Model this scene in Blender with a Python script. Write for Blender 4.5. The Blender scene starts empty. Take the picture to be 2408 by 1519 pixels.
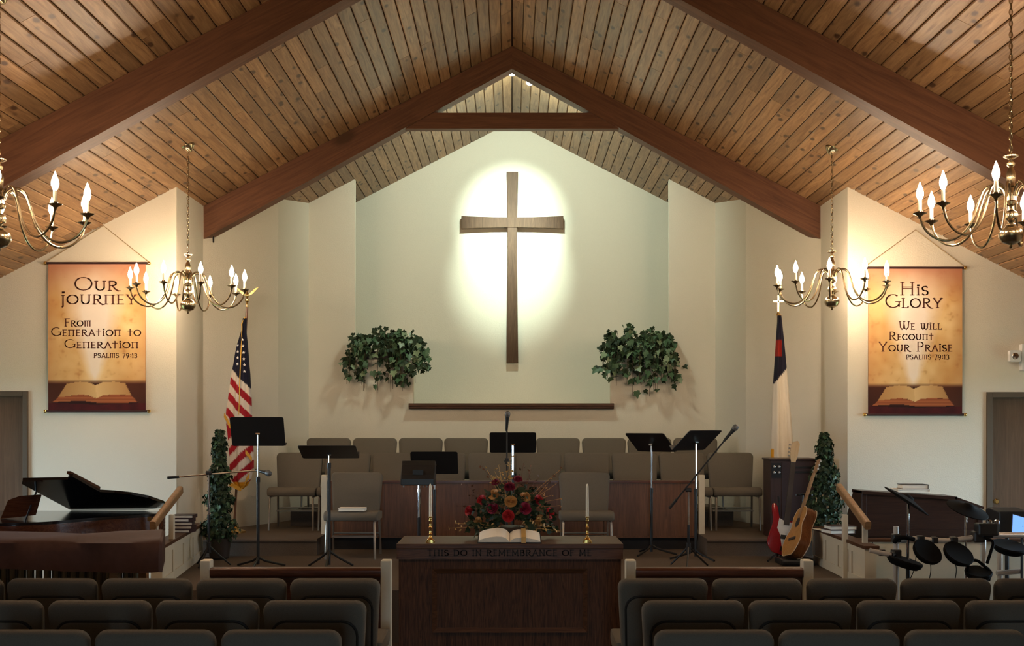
import bpy, bmesh, math, random
from mathutils import Vector, Matrix, noise as mnoise
R = math.radians
PI = math.pi
rnd = random.Random(7)
scene = bpy.context.scene
C = scene.collection

# ------------------------------------------------------------------ camera, world, exposure
EYE = 1.75
F = 2700.0                       # focal length in pixels of the 2408 px frame
cam_d = bpy.data.cameras.new('camera')
cam_d.sensor_width = 36.0
cam_d.lens = 36.0 * F / 2408.0
cam_d.shift_y = (1000.0 - 759.5) / 2408.0
cam_d.clip_end = 200
cam = bpy.data.objects.new('camera', cam_d)
C.objects.link(cam)
cam.location = (0, 0, EYE)
cam.rotation_euler = (R(90), 0, 0)
scene.camera = cam

w = bpy.data.worlds.new('sky')
scene.world = w
w.use_nodes = True
bg = w.node_tree.nodes['Background']
bg.inputs[0].default_value = (0.60, 0.83, 1.0, 1)
bg.inputs[1].default_value = 17.0
scene.view_settings.view_transform = 'Standard'
scene.view_settings.look = 'None'
scene.view_settings.exposure = 0.45
scene.view_settings.gamma = 1.0
scene.view_settings.use_curve_mapping = False
BULB = 235.0                     # emission of one candle bulb
BULB_RGB = (1.0, 0.75, 0.51)
SPOT_W = 760.0
SPOT_SPILL = 100.0
SPOT_RGB = (0.80, 1.0, 0.86)

# ------------------------------------------------------------------ geometry of the place
APEX = 5.914
PITCH = 0.518
AX = math.atan(PITCH)
def ceil_z(x): return APEX - PITCH * abs(x)
def at(px, py, d): return Vector(((px - 1205) * d / F, d, EYE - (py - 1000) * d / F))
HW = 6.6                         # half width of the nave
STAGE, RISER, RISER2 = 0.42, 0.59, 0.75

# ------------------------------------------------------------------ helpers
class MB:
    def __init__(s): s.v = []; s.f = []
    def add(s, vs, fs, M=None):
        o = len(s.v)
        s.v += [(M @ Vector(p)) if M is not None else Vector(p) for p in vs]
        s.f += [tuple(i + o for i in f) for f in fs]
        return s
    def box(s, x0, x1, y0, y1, z0, z1, M=None):
        vs = [(x, y, z) for z in (z0, z1) for y in (y0, y1) for x in (x0, x1)]
        return s.add(vs, [(0,2,3,1),(4,5,7,6),(0,1,5,4),(2,6,7,3),(0,4,6,2),(1,3,7,5)], M)
    def prism(s, pts, axis, a0, a1, M=None):
        n = len(pts)
        def P(p, a):
            return {'x': (a, p[0], p[1]), 'y': (p[0], a, p[1]), 'z': (p[0], p[1], a)}[axis]
        vs = [P(p, a0) for p in pts] + [P(p, a1) for p in pts]
        fs = [tuple(range(n)), tuple(range(2*n-1, n-1, -1))]
        fs += [(i, (i+1) % n, n+(i+1) % n, n+i) for i in range(n)]
        return s.add(vs, fs, M)
    def tube(s, pts, r, n=8, closed=False, M=None, ry=None):
        pts = [Vector(p) for p in pts]
        m = len(pts)
        rs = r if isinstance(r, (list, tuple)) else [r] * m
        vs = []
        ref = None
        for i, p in enumerate(pts):
            if closed: t = pts[(i+1) % m] - pts[i-1]
            else: t = pts[min(i+1, m-1)] - pts[max(i-1, 0)]
            if t.length < 1e-9: t = Vector((0,0,1))
            t.normalize()
            if ref is None:
                ref = Vector((0,0,1)) if abs(t.z) < 0.9 else Vector((1,0,0))
                ref = (ref - t * ref.dot(t)).normalized()
            else:
                ref = ref - t * ref.dot(t)
                ref = ref.normalized() if ref.length > 1e-6 else t.orthogonal().normalized()
            b = t.cross(ref)
            for k in range(n):
                a = 2*PI*k/n
                vs.append(p + ref * math.cos(a) * rs[i] + b * math.sin(a) * (rs[i] if ry is None else ry))
        fs = []
        for i in range(m if closed else m-1):
            j = (i+1) % m
            for k in range(n):
                l = (k+1) % n
                fs.append((i*n+k, i*n+l, j*n+l, j*n+k))
        if not closed:
            fs.append(tuple(range(n-1, -1, -1)))
            fs.append(tuple((m-1)*n+k for k in range(n)))
        return s.add(vs, fs, M)
    def lathe(s, prof, n=16, M=None):
        vs = []; fs = []
        for r, z in prof:
            for k in range(n):
                a = 2*PI*k/n
                vs.append((max(r, 1e-4)*math.cos(a), max(r, 1e-4)*math.sin(a), z))
        for i in range(len(prof)-1):
            for k in range(n):
                l = (k+1) % n
                fs.append((i*n+k, i*n+l, (i+1)*n+l, (i+1)*n+k))
        fs.append(tuple(range(n-1, -1, -1)))
        fs.append(tuple((len(prof)-1)*n+k for k in range(n)))
        return s.add(vs, fs, M)
    def loops(s, rings, M=None, cap=True):
        n = len(rings[0]); vs = [p for r in rings for p in r]; fs = []
        for i in range(len(rings)-1):
            for k in range(n):
                l = (k+1) % n
                fs.append((i*n+k, i*n+l, (i+1)*n+l, (i+1)*n+k))
        if cap:
            fs.append(tuple(range(n-1, -1, -1)))
            fs.append(tuple((len(rings)-1)*n+k for k in range(n)))
        return s.add(vs, fs, M)
    def pillow(s, outline, t, r, M=None):
        """outline in local x,y (centred); soft edged slab from z=0 to z=t"""
        hx = max(abs(p[0]) for p in outline); hy = max(abs(p[1]) for p in outline)
        rings = []
        for z, ins in ((0, r), (r*.3, r*.3), (r, 0), (t-r, 0), (t-r*.3, r*.3), (t, r)):
            rings.append([(p[0]*(1-ins/hx), p[1]*(1-ins/hy), z) for p in outline])
        return s.loops(rings, M)
    def ball(s, c, r, n=10, sz=1.0):
        prof = [(r*math.sin(PI*i/6), -r*sz*math.cos(PI*i/6)) for i in range(7)]
        return s.lathe(prof, n, Matrix.Translation(Vector(c)))
    def mesh(s, name, mat, smooth=True, bevel=0, ang=35):
        me = bpy.data.meshes.new(name)
        me.from_pydata([tuple(p) for p in s.v], [], s.f)
        bm = bmesh.new(); bm.from_mesh(me)
        bmesh.ops.recalc_face_normals(bm, faces=bm.faces)
        if bevel:
            bmesh.ops.bevel(bm, geom=[e for e in bm.edges if e.calc_face_angle(0) > 0.5], offset=bevel,
                            segments=2, affect='EDGES', profile=0.6)
        bm.to_mesh(me); bm.free()
        if mat: me.materials.append(mat)
        if smooth:
            me.polygons.foreach_set('use_smooth', [True]*len(me.polygons))
            me.set_sharp_from_angle(angle=R(ang))
        me.update()
        return me
    def build(s, name, mat, parent=None, smooth=True, bevel=0, ang=35, loc=None):
        return obj(name, s.mesh(name, mat, smooth, bevel, ang), parent, loc)

def obj(name, me, parent=None, loc=None):
    o = bpy.data.objects.new(name, me); C.objects.link(o)
    if parent is not None: o.parent = parent
    if loc is not None: o.location = loc
    return o
def tag(o, label, cat, group=None, kind=None):
    o['label'] = label
    if cat: o['category'] = cat
    if group: o['group'] = group
    if kind: o['kind'] = kind
    return o
def thing(name, label, cat, loc=(0,0,0), rz=0, group=None):
    o = bpy.data.objects.new(name, None); C.objects.link(o)
    o.empty_display_size = 0.1
    o.location = loc; o.rotation_euler = (0, 0, rz)
    return tag(o, label, cat, group)
def struct(name, label, mb=None, mat=None, smooth=False, bevel=0):
    if mb is None:
        o = bpy.data.objects.new(name, None); C.objects.link(o)
    else:
        o = mb.build(name, mat, None, smooth, bevel)
    o['kind'] = 'structure'; o['label'] = label
    return o
def dup(root, loc, rz, label=None, group=None):
    r = root.copy(); C.objects.link(r); r.location = loc; r.rotation_euler = (0, 0, rz)
    if label: r['label'] = label
    if group: r['group'] = group
    for ch in list(root.children):
        c = ch.copy(); C.objects.link(c); c.parent = r
        for g in list(ch.children):
            d = g.copy(); C.objects.link(d); d.parent = c
    return r
def rrect(hx, hy, r, n=5, rb=None):
    """rounded rectangle outline, top corners r, bottom corners rb"""
    rb = r if rb is None else rb
    out = []
    for cx, cy, a0, q in ((1,1,0,r), (-1,1,90,r), (-1,-1,180,rb), (1,-1,270,rb)):
        for i in range(n+1):
            a = R(a0 + 90*i/n)
            out.append((cx*(hx-q) + q*math.cos(a), cy*(hy-q) + q*math.sin(a)))
    return out
def catmull(pts, n=6):
    P = [Vector(p) for p in pts]; P = [P[0]*2-P[1]] + P + [P[-1]*2-P[-2]]
    out = []
    for i in range(1, len(P)-2):
        for k in range(n):
            t = k/n
            a, b, c, d = P[i-1], P[i], P[i+1], P[i+2]
            out.append(0.5*((2*b) + (c-a)*t + (2*a-5*b+4*c-d)*t*t + (3*b-3*c+d-a)*t**3))
    out.append(P[-2])
    return out
def Tm(x, y, z): return Matrix.Translation((x, y, z))
def Rm(deg, ax): return Matrix.Rotation(R(deg), 4, ax)
def frame(o, ex, ey):
    """matrix with origin o, local x = ex, local y = ey"""
    ex = Vector(ex).normalized(); ey = Vector(ey); ey = (ey - ex*ey.dot(ex)).normalized(); ez = ex.cross(ey)
    return Matrix(((ex.x, ey.x, ez.x, o[0]), (ex.y, ey.y, ez.y, o[1]), (ex.z, ey.z, ez.z, o[2]), (0,0,0,1)))
def inpoly(x, y, P):
    c = False; j = len(P)-1
    for i in range(len(P)):
        if (P[i][1] > y) != (P[j][1] > y) and x < (P[j][0]-P[i][0])*(y-P[i][1])/(P[j][1]-P[i][1]) + P[i][0]: c = not c
        j = i
    return c
def lin(c): return tuple(((v/255)/12.92 if v/255 <= .04045 else ((v/255+.055)/1.055)**2.4) for v in c)

# ------------------------------------------------------------------ materials
def nodes(name):
    m = bpy.data.materials.new(name); m.use_nodes = True
    nt = m.node_tree; b = nt.nodes['Principled BSDF']
    return m, nt, b
def plain(name, rgb, rough=.6, metal=0, var=.12, scale=40, bump=0.0, spec=.5, emis=None, estr=0):
    m, nt, b = nodes(name)
    tc = nt.nodes.new('ShaderNodeTexCoord'); nz = nt.nodes.new('ShaderNodeTexNoise')
    nz.inputs['Scale'].default_value = scale; nz.inputs['Detail'].default_value = 3
    nt.links.new(tc.outputs['Object'], nz.inputs['Vector'])
    mx = nt.nodes.new('ShaderNodeMix'); mx.data_type = 'RGBA'
    mx.inputs[6].default_value = tuple(c*(1-var) for c in rgb) + (1,)
    mx.inputs[7].default_value = tuple(min(1, c*(1+var)) for c in rgb) + (1,)
    nt.links.new(nz.outputs['Fac'], mx.inputs[0]); nt.links.new(mx.outputs[2], b.inputs['Base Color'])
    b.inputs['Roughness'].default_value = rough; b.inputs['Metallic'].default_value = metal
    b.inputs['Specular IOR Level'].default_value = spec
    if bump:
        bp = nt.nodes.new('ShaderNodeBump'); bp.inputs['Strength'].default_value = bump
        bp.inputs['Distance'].default_value = 0.01
        nt.links.new(nz.outputs['Fac'], bp.inputs['Height']); nt.links.new(bp.outputs['Normal'], b.inputs['Normal'])
    if emis:
        b.inputs['Emission Color'].default_value = emis + (1,); b.inputs['Emission Strength'].default_value = estr
    return m
def wood(name, dark, light, axis='y', fine=38, rough=.45, vary=.25, knots=0.0, knot_rgb=(.06,.025,.01), bump=.06, warp=1.5, spec=.5, flat='z'):
    m, nt, b = nodes(name); N = nt.nodes.new; L = nt.links.new
    tc = N('ShaderNodeTexCoord'); oi = N('ShaderNodeObjectInfo')
    ad = N('ShaderNodeVectorMath'); ad.operation = 'MULTIPLY_ADD'
    cb = N('ShaderNodeCombineXYZ')
    for i in range(3): L(oi.outputs['Random'], cb.inputs[i])
    L(cb.outputs[0], ad.inputs[0]); ad.inputs[1].default_value = (37, 53, 71); L(tc.outputs['Object'], ad.inputs[2])
    mp = N('ShaderNodeMapping'); s = [fine]*3; s['xyz'.index(axis)] = fine*.07; mp.inputs['Scale'].default_value = s
    L(ad.outputs[0], mp.inputs['Vector'])
    nz = N('ShaderNodeTexNoise'); nz.inputs['Scale'].default_value = 1; nz.inputs['Detail'].default_value = 5
    nz.inputs['Distortion'].default_value = warp; nz.inputs['Roughness'].default_value = .6
    L(mp.outputs[0], nz.inputs['Vector'])
    cr = N('ShaderNodeMix'); cr.data_type = 'RGBA'
    cr.inputs[6].default_value = dark + (1,); cr.inputs[7].default_value = light + (1,)
    rp = N('ShaderNodeMapRange'); rp.inputs[1].default_value = .3; rp.inputs[2].default_value = .7
    L(nz.outputs['Fac'], rp.inputs[0]); L(rp.outputs[0], cr.inputs[0])
    col = cr.outputs[2]
    if vary:
        hs = N('ShaderNodeHueSaturation'); mr = N('ShaderNodeMapRange')
        mr.inputs[3].default_value = 1-vary; mr.inputs[4].default_value = 1+vary
        L(oi.outputs['Random'], mr.inputs[0]); L(mr.outputs[0], hs.inputs['Value']); L(col, hs.inputs['Color'])
        col = hs.outputs[0]
    if knots:
        mk = N('ShaderNodeMapping'); k = [knots*1.5]*3; k['xyz'.index(axis)] = knots*.75; k['xyz'.index(flat)] = 0; mk.inputs['Scale'].default_value = k
        L(ad.outputs[0], mk.inputs['Vector'])
        vo = N('ShaderNodeTexVoronoi'); vo.inputs['Scale'].default_value = 1; vo.inputs['Randomness'].default_value = 1
        L(mk.outputs[0], vo.inputs['Vector'])
        km = N('ShaderNodeMapRange'); km.inputs[1].default_value = .12; km.inputs[2].default_value = .22
        km.inputs[3].default_value = 1; km.inputs[4].default_value = 0
        L(vo.outputs['Distance'], km.inputs[0])
        kx = N('ShaderNodeMix'); kx.data_type = 'RGBA'; kx.inputs[7].default_value = knot_rgb + (1,)
        kmul = N('ShaderNodeMath'); kmul.operation = 'MULTIPLY'; kmul.inputs[1].default_value = .92
        L(km.outputs[0], kmul.inputs[0]); L(kmul.outputs[0], kx.inputs[0]); L(col, kx.inputs[6]); col = kx.outputs[2]
    L(col, b.inputs['Base Color']); b.inputs['Specular IOR Level'].default_value = spec
    b.inputs['Roughness'].default_value = rough
    bp = N('ShaderNodeBump'); bp.inputs['Strength'].default_value = bump; bp.inputs['Distance'].default_value = .01
    L(nz.outputs['Fac'], bp.inputs['Height']); L(bp.outputs['Normal'], b.inputs['Normal'])
    return m
def printed(name, rough=.75):
    m, nt, b = nodes(name)
    a = nt.nodes.new('ShaderNodeVertexColor'); a.layer_name = 'print'
    nt.links.new(a.outputs[0], b.inputs['Base Color']); b.inputs['Roughness'].default_value = rough
    b.inputs['Specular IOR Level'].default_value = .25
    return m

M = {}
M['wall'] = plain('wall_plaster', (.68, .63, .52), .9, var=.03, scale=90, bump=.25, spec=.2)
M['pine'] = wood('knotty_pine', (.155, .074, .030), (.36, .21, .098), 'y', 26, .42, .26, knots=5.2, knot_rgb=(.045,.018,.008))
M['deck'] = plain('dark_deck', (.05, .025, .012), .9)
M['beam'] = wood('stained_beam', (.080, .032, .016), (.150, .062, .029), 'x', 22, .55, .06, knots=1.6, flat='y', spec=.3)
M['oak'] = wood('dark_oak', (.022, .008, .003), (.105, .042, .016), 'z', 42, .55, .05, warp=3.0, spec=.2)
M['oakx'] = wood('dark_oak_flat', (.045, .017, .007), (.115, .046, .018), 'x', 50, .45, .05, spec=.3)
M['panel'] = wood('choir_panel_veneer', (.075, .030, .013), (.16, .068, .03), 'z', 30, .4, .06)
M['rail'] = wood('rail_wood', (.055, .018, .009), (.13, .043, .02), 'x', 50, .28, .05)
M['handrail'] = wood('handrail_oak', (.20, .10, .04), (.33, .18, .075), 'x', 40, .4, .05)
M['cream'] = plain('cream_paint', (.62, .56, .43), .5, var=.04)
M['cross'] = wood('cross_wood', (.060, .030, .015), (.105, .056, .030), 'z', 45, .6, .04, spec=.2)
M['carpet'] = plain('carpet', (.125, .098, .078), .95, var=.35, scale=220, bump=.4, spec=.1)
M['black_vinyl'] = plain('black_vinyl', (.012, .009, .008), .6)
M['fabric'] = plain('chair_fabric', (.146, .128, .102), .95, var=.22, scale=320, bump=.35, spec=.15)
M['piping'] = plain('chair_piping', (.012, .010, .008), .6, var=.1)
M['leg'] = plain('chair_leg_metal', (.34, .31, .27), .35, metal=.8, var=.08)
M['brass'] = plain('brass', (.62, .42, .16), .22, metal=1, var=.12, scale=15)
M['chand'] = plain('antique_brass', (.40, .31, .19), .25, metal=1, var=.15, scale=20)
M['gold'] = plain('polished_gold', (.85, .58, .20), .18, metal=1, var=.06)
M['chrome'] = plain('chrome', (.80, .82, .85), .12, metal=1, var=.03)
M['resonator'] = plain('resonator_tube', (.16, .12, .07), .4, metal=.8, var=.1)
M['silver'] = plain('brushed_silver', (.55, .53, .50), .4, metal=.7, var=.06)
M['black'] = plain('black_metal', (.008, .008, .009), .45, var=.1)
M['blackgloss'] = plain('black_lacquer', (.008, .006, .006), .12, var=.1)
M['plastic'] = plain('black_plastic', (.014, .014, .015), .35, var=.2)
M['meshgrille'] = plain('microphone_mesh', (.14, .14, .14), .5, metal=.6, var=.5, scale=500)
M['rubber'] = plain('black_rubber', (.004, .004, .004), .85, spec=.1)
M['candle'] = plain('candle_wax', (.80, .76, .62), .5, var=.03)
M['white'] = plain('white_plastic', (.70, .69, .66), .4, var=.03)
M['page'] = plain('paper', (.84, .81, .72), .8, var=.05, scale=25)
M['pagecut'] = plain('page_edges', (.60, .54, .42), .8, var=.2, scale=200)
M['cover'] = plain('book_cover', (.035, .010, .010), .5)
M['coverb'] = plain('black_leather', (.010, .008, .007), .5)
M['ribbon'] = plain('gold_ribbon', (.55, .34, .10), .4)
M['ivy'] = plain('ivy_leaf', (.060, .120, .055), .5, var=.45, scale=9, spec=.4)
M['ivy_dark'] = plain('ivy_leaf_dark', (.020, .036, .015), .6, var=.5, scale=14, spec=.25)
M['ivy_pale'] = plain('ivy_leaf_pale', (.20, .27, .15), .45, var=.3, scale=9)
M['stem'] = plain('plant_stem', (.06, .045, .02), .8)
M['pot'] = plain('dark_pot', (.03, .02, .014), .6)
M['rose_red'] = plain('rose_red', (.42, .018, .022), .55, var=.35, scale=30)
M['rose_wine'] = plain('rose_wine', (.26, .014, .045), .55, var=.4, scale=30)
M['rose_gold'] = plain('rose_gold', (.52, .27, .085), .55, var=.3, scale=30)
M['sprig'] = plain('gold_sprig', (.50, .32, .11), .5, var=.4, scale=50)
M['berry'] = plain('dried_leaf', (.11, .045, .02), .6, var=.5, scale=30)
M['door'] = wood('door_wood', (.095, .052, .028), (.145, .083, .046), 'z', 25, .65, .03, spec=.2)
M['doorframe'] = plain('door_frame_paint', (.10, .075, .052), .65, var=.05, spec=.25)
M['piano'] = wood('piano_mahogany', (.035, .011, .006), (.085, .03, .014), 'x', 40, .15, .05)
M['cloth'] = plain('brown_cover_cloth', (.060, .026, .019), .75, var=.25, scale=18, bump=.1, spec=.25)
M['organ'] = wood('organ_wood', (.020, .007, .004), (.045, .017, .009), 'x', 45, .35, .05)
M['spk'] = wood('speaker_veneer', (.028, .012, .010), (.05, .022, .018), 'z', 40, .45, .04)
M['spkcloth'] = plain('speaker_cloth', (.035, .022, .026), .9, var=.15, scale=200)
M['guitar_red'] = plain('red_lacquer', (.30, .012, .016), .15, var=.1)
M['guitar_top'] = wood('spruce_top', (.40, .19, .05), (.56, .28, .085), 'z', 40, .2, .02)
M['guitar_side'] = wood('guitar_side', (.13, .045, .018), (.22, .085, .03), 'z', 35, .2, .02)
M['maple'] = wood('maple', (.55, .40, .22), (.68, .52, .32), 'z', 30, .3, .02)
M['fret'] = plain('fretboard', (.035, .022, .016), .5)
M['tube'] = plain('drum_rack_tube', (.62, .60, .57), .3, metal=.5, var=.05)
M['screen'] = plain('tablet_screen', (.05, .1, .3), .2, emis=(.10, .22, .75), estr=1.6)
M['art'] = printed('banner_print')
M['flagprint'] = printed('flag_print', .7)
M['ink'] = plain('banner_ink', (.10, .022, .012), .8, var=.2, scale=60)
M['engrave'] = plain('engraved_letters', (.010, .005, .003), .7)
M['cord'] = plain('banner_cord', (.35, .26, .14), .8)
M['fringe'] = plain('gold_fringe', (.62, .36, .05), .6, var=.3, scale=120)
M['star'] = plain('white_star', (.75, .75, .75), .8)
M['ivory'] = plain('piano_keys', (.7, .68, .62), .3)
M['bulb'] = plain('lit_bulb', (1, .9, .7), .4, var=0, emis=BULB_RGB, estr=BULB)
M['socket'] = plain('candle_sleeve', (.75, .68, .52), .5, var=.05)
M['lens'] = plain('lit_spot_lens', (1, 1, .95), .4, var=0, emis=(1, 1, .92), estr=40)
M['ground'] = plain('outside_lawn', (.12, .16, .07), .9, var=.4, scale=3)
gm, nt, b = nodes('window_glass')
tr = nt.nodes.new('ShaderNodeBsdfTransparent'); gl = nt.nodes.new('ShaderNodeBsdfGlossy'); gl.inputs['Roughness'].default_value = .02
fr = nt.nodes.new('ShaderNodeFresnel'); fr.inputs[0].default_value = 1.45; ms = nt.nodes.new('ShaderNodeMixShader')
nt.links.new(fr.outputs[0], ms.inputs[0]); nt.links.new(tr.outputs[0], ms.inputs[1]); nt.links.new(gl.outputs[0], ms.inputs[2])
nt.links.new(ms.outputs[0], nt.nodes['Material Output'].inputs[0])
M['glass'] = gm

# ------------------------------------------------------------------ setting: floor, stage, walls
struct('floor', 'dark brown carpeted floor of the nave', MB().box(-HW, HW, -4, 11.6, -.1, 0), M['carpet'])
plan = [(-2.90,9.25),(2.90,9.25),(2.92,11.0),(3.39,11.6),(3.39,12.6),(2.80,13.75),(2.585,14.6),
        (-2.585,14.6),(-2.80,13.75),(-3.39,12.6),(-3.39,11.6),(-3.13,11.58)]
st = struct('stage', 'carpeted platform at the front of the nave', MB().prism(plan, 'z', 0, STAGE), M['carpet'])
for sx in (-1, 1):
    pl = [(1.99*sx, 11.72), (3.36*sx, 11.72), (3.36*sx, 12.58), (2.79*sx, 13.72), (2.575*sx, 14.58), (1.99*sx, 14.58)]
    MB().prism(pl, 'z', STAGE, RISER).build('riser_step', M['carpet'], st, False)
    MB().tube([(1.99*sx, 11.72, RISER-.018), (3.36*sx, 11.72, RISER-.018)], .018, 8).build('riser_nosing', M['carpet'], st)
MB().box(-1.99, 1.99, 12.33, 14.58, STAGE, RISER).build('choir_riser', M['carpet'], st, False)
MB().box(-1.99, 1.99, 12.318, 12.33, STAGE, RISER).build('riser_kickboard', M['black_vinyl'], st, False)
MB().box(-2.56, 2.56, 13.27, 14.57, RISER, RISER2).build('choir_upper_riser', M['carpet'], st, False)

def wallseg(x0, y0, x1, y1, th, z0=0, z1=None):
    """vertical slab from (x0,y0) to (x1,y1); th to the right of travel; top follows the roof"""
    d = Vector((x1-x0, y1-y0)).normalized(); nrm = Vector((d.y, -d.x))*th
    mb = MB(); vs = []
    c = [(x0,y0),(x1,y1),(x1+nrm.x,y1+nrm.y),(x0+nrm.x,y0+nrm.y)]
    vs = [(x,y,z0) for x,y in c] + [(x,y,ceil_z(x)+.012 if z1 is None else z1) for x,y in c]
    mb.add(vs, [(0,1,2,3),(7,6,5,4),(0,4,5,1),(1,5,6,2),(2,6,7,3),(3,7,4,0)])
    return mb
T_ = .02
# chancel wall with stepped opening
O1, O2, ZS, ZL = 2.0, 1.253, 2.588, 2.02
cw = [(-2.585,0),(2.585,0),(2.585,ceil_z(2.585)+T_),(O1,ceil_z(O1)+T_),(O1,ZS),(O2,ZS),(O2,ZL),(-O2,ZL),(-O2,ZS),(-O1,ZS),(-O1,ceil_z(O1)+T_),(-2.585,ceil_z(2.585)+T_)]
struct('wall_chancel', 'pale chancel wall with a wide stepped opening around the cross', MB().prism(cw, 'y', 14.6, 14.70), M['wall'])
struct('wall_back', 'pale gable wall behind the cross', MB().prism([(-2.75,0),(2.75,0),(2.75,ceil_z(2.75)+T_),(0,APEX+T_),(-2.75,ceil_z(2.75)+T_)], 'y', 15.75, 15.87), M['wall'])
struct('floor_niche', 'floor of the niche behind the chancel opening', MB().box(-2.66, 2.66, 14.70, 15.75, 1.85, 1.95), M['wall'])
for sx, s in ((-1,'left'), (1,'right')):
    far = 'piano' if sx < 0 else 'drum'
    w1 = wallseg(2.65*sx, 14.70, 2.65*sx, 15.75, .1*sx*-1)
    struct('wall_niche_'+s, 'side wall of the niche towards the %s side' % far, w1, M['wall'])
    mb = MB()
    a = [(2.585,14.6),(2.80,13.75),(3.39,12.6),(3.39,11.72)]
    o = [(2.72,14.66),(2.93,13.80),(3.53,12.62),(3.53,11.72)]
    for i in range(3):
        vs = [(a[i][0]*sx,a[i][1]),(a[i+1][0]*sx,a[i+1][1]),(o[i+1][0]*sx,o[i+1][1]),(o[i][0]*sx,o[i][1])]
        v3 = [(x,y,0) for x,y in vs] + [(x,y,ceil_z(x)+.02) for x,y in vs]
        mb.add(v3, [(0,1,2,3),(7,6,5,4),(0,4,5,1),(1,5,6,2),(2,6,7,3),(3,7,4,0)])
    struct('wall_splay_'+s, 'angled pale wall of the platform on the %s side' % far, mb, M['wall'])
    # banner wall with door opening
    dx0, dx1, dz = (4.885, 5.86, 2.094) if sx < 0 else (4.79, 5.765, 2.085)
    P = [(3.39,0),(dx0,0),(dx0,dz),(dx1,dz),(dx1,0),(HW,0),(HW,ceil_z(HW)+T_),(3.39,ceil_z(3.39)+T_)]
    struct('wall_front_'+s, 'pale wall with banner and door on the %s side' % far, MB().prism([(x*sx,z) for x,z in P], 'y', 11.6, 11.72), M['wall'])
    n = 1 if sx < 0 else 2
    dr = struct('door_%d' % n, 'brown door in the wall on the %s side' % far)
    fw = .055 if sx > 0 else .05
    fr = MB()
    for (a0, a1, z0, z1) in ((dx0, dx0+fw, 0, dz), (dx1-fw, dx1, 0, dz), (dx0+fw, dx1-fw, dz-fw, dz)):
        fr.box(min(a0*sx,a1*sx), max(a0*sx,a1*sx), 11.575, 11.72, z0, z1)
    fr.build('door_frame', M['doorframe'], dr, False, .004)
    xs = sorted(((dx0+fw)*sx, (dx1-fw)*sx))
    MB().box(xs[0]-.01, xs[1]+.01, 11.655, 11.735, 0, dz-fw+.01).build('door_leaf', M['door'], dr, False)
    kx = (dx0+.105)*sx
    MB().lathe([(.012,0),(.012,.03),(.028,.04),(.030,.055),(.018,.07)], 12, Tm(kx, 11.655, .98) @ Rm(90,'X')).build('door_knob', M['brass'], dr)
    # side wall with two windows
    mb = MB(); X0, X1 = sorted((HW*sx, (HW+.15)*sx)); zt = ceil_z(HW)+.03
    wins = [(9.05, 11.05)]
    y = -4
    for a, b in wins:
        mb.box(X0, X1, y, a, 0, zt); mb.box(X0, X1, a, b, 0, .75); mb.box(X0, X1, a, b, 2.15, zt); y = b
    mb.box(X0, X1, y, 11.72, 0, zt)
    struct('wall_'+s, 'pale side wall of the nave on the %s side' % far, mb, M['wall'])
    for k, (a, b) in enumerate(wins):
        wn = struct('window_%d' % (1 if sx < 0 else 2), 'daylit window in the side wall on the %s side' % far)
        f2 = MB(); e = .05
        f2.box(X0, X1, a, b, .75, .75+e).box(X0, X1, a, b, 2.15-e, 2.15).box(X0, X1, a, a+e, .75+e, 2.15-e).box(X0, X1, b-e, b, .75+e, 2.15-e)
        f2.box(X0+.04, X1-.04, (a+b)/2-.02, (a+b)/2+.02, .75+e, 2.15-e)
        f2.build('window_frame', M['cream'], wn, False)
        for q in (0, 1):
            ya, yb = ((a+e, (a+b)/2-.02), ((a+b)/2+.02, b-e))[q]
            MB().box(X0+.072, X0+.078, ya, yb, .75+e, 2.15-e).build('pane', M['glass'], wn, False)
        pd = bpy.data.lights.new('daylight_portal', 'AREA'); pd.shape = 'RECTANGLE'; pd.size = 1.4; pd.size_y = 2.0
        pd.cycles.is_portal = True
        po = bpy.data.objects.new('daylight_portal', pd); C.objects.link(po)
        po.location = ((HW+.16)*sx, (a+b)/2, 1.45); po.rotation_euler = (0, R(90)*sx, 0)
# rear wall with a glazed entrance
mb = MB()
mb.prism([(-HW,0),(-.62,0),(-.62,2.5),(.62,2.5),(.62,0),(HW,0),(HW,ceil_z(HW)+T_),(0,APEX+T_),(-HW,ceil_z(HW)+T_)], 'y', -4.12, -4)
struct('wall_rear', 'pale rear wall of the nave with a glazed entrance', mb, M['wall'])
wn = struct('window_3', 'glazed entrance in the rear wall')
f2 = MB()
for i in range(3): f2.box(-.62+i*.58, -.54+i*.58, -4.10, -4.02, 0, 2.5)
f2.box(-.54, .54, -4.10, -4.02, 2.42, 2.5); f2.box(-.54, .54, -4.10, -4.02, 0, .08)
f2.build('window_frame', M['doorframe'], wn, False)
for i in range(2): MB().box(-.54+i*.58, -.04+i*.58, -4.064, -4.056, .08, 2.42).build('pane', M['glass'], wn, False)
pd = bpy.data.lights.new('daylight_portal', 'AREA'); pd.shape = 'RECTANGLE'; pd.size = 1.2; pd.size_y = 2.4; pd.cycles.is_portal = True
po = bpy.data.objects.new('daylight_portal', pd); C.objects.link(po); po.location = (0, -4.13, 1.25); po.rotation_euler = (R(90), 0, 0)
struct('ground', 'lawn outside the building', MB().box(-30, 30, -30, 40, -.4, -.15), M['ground'])

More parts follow.
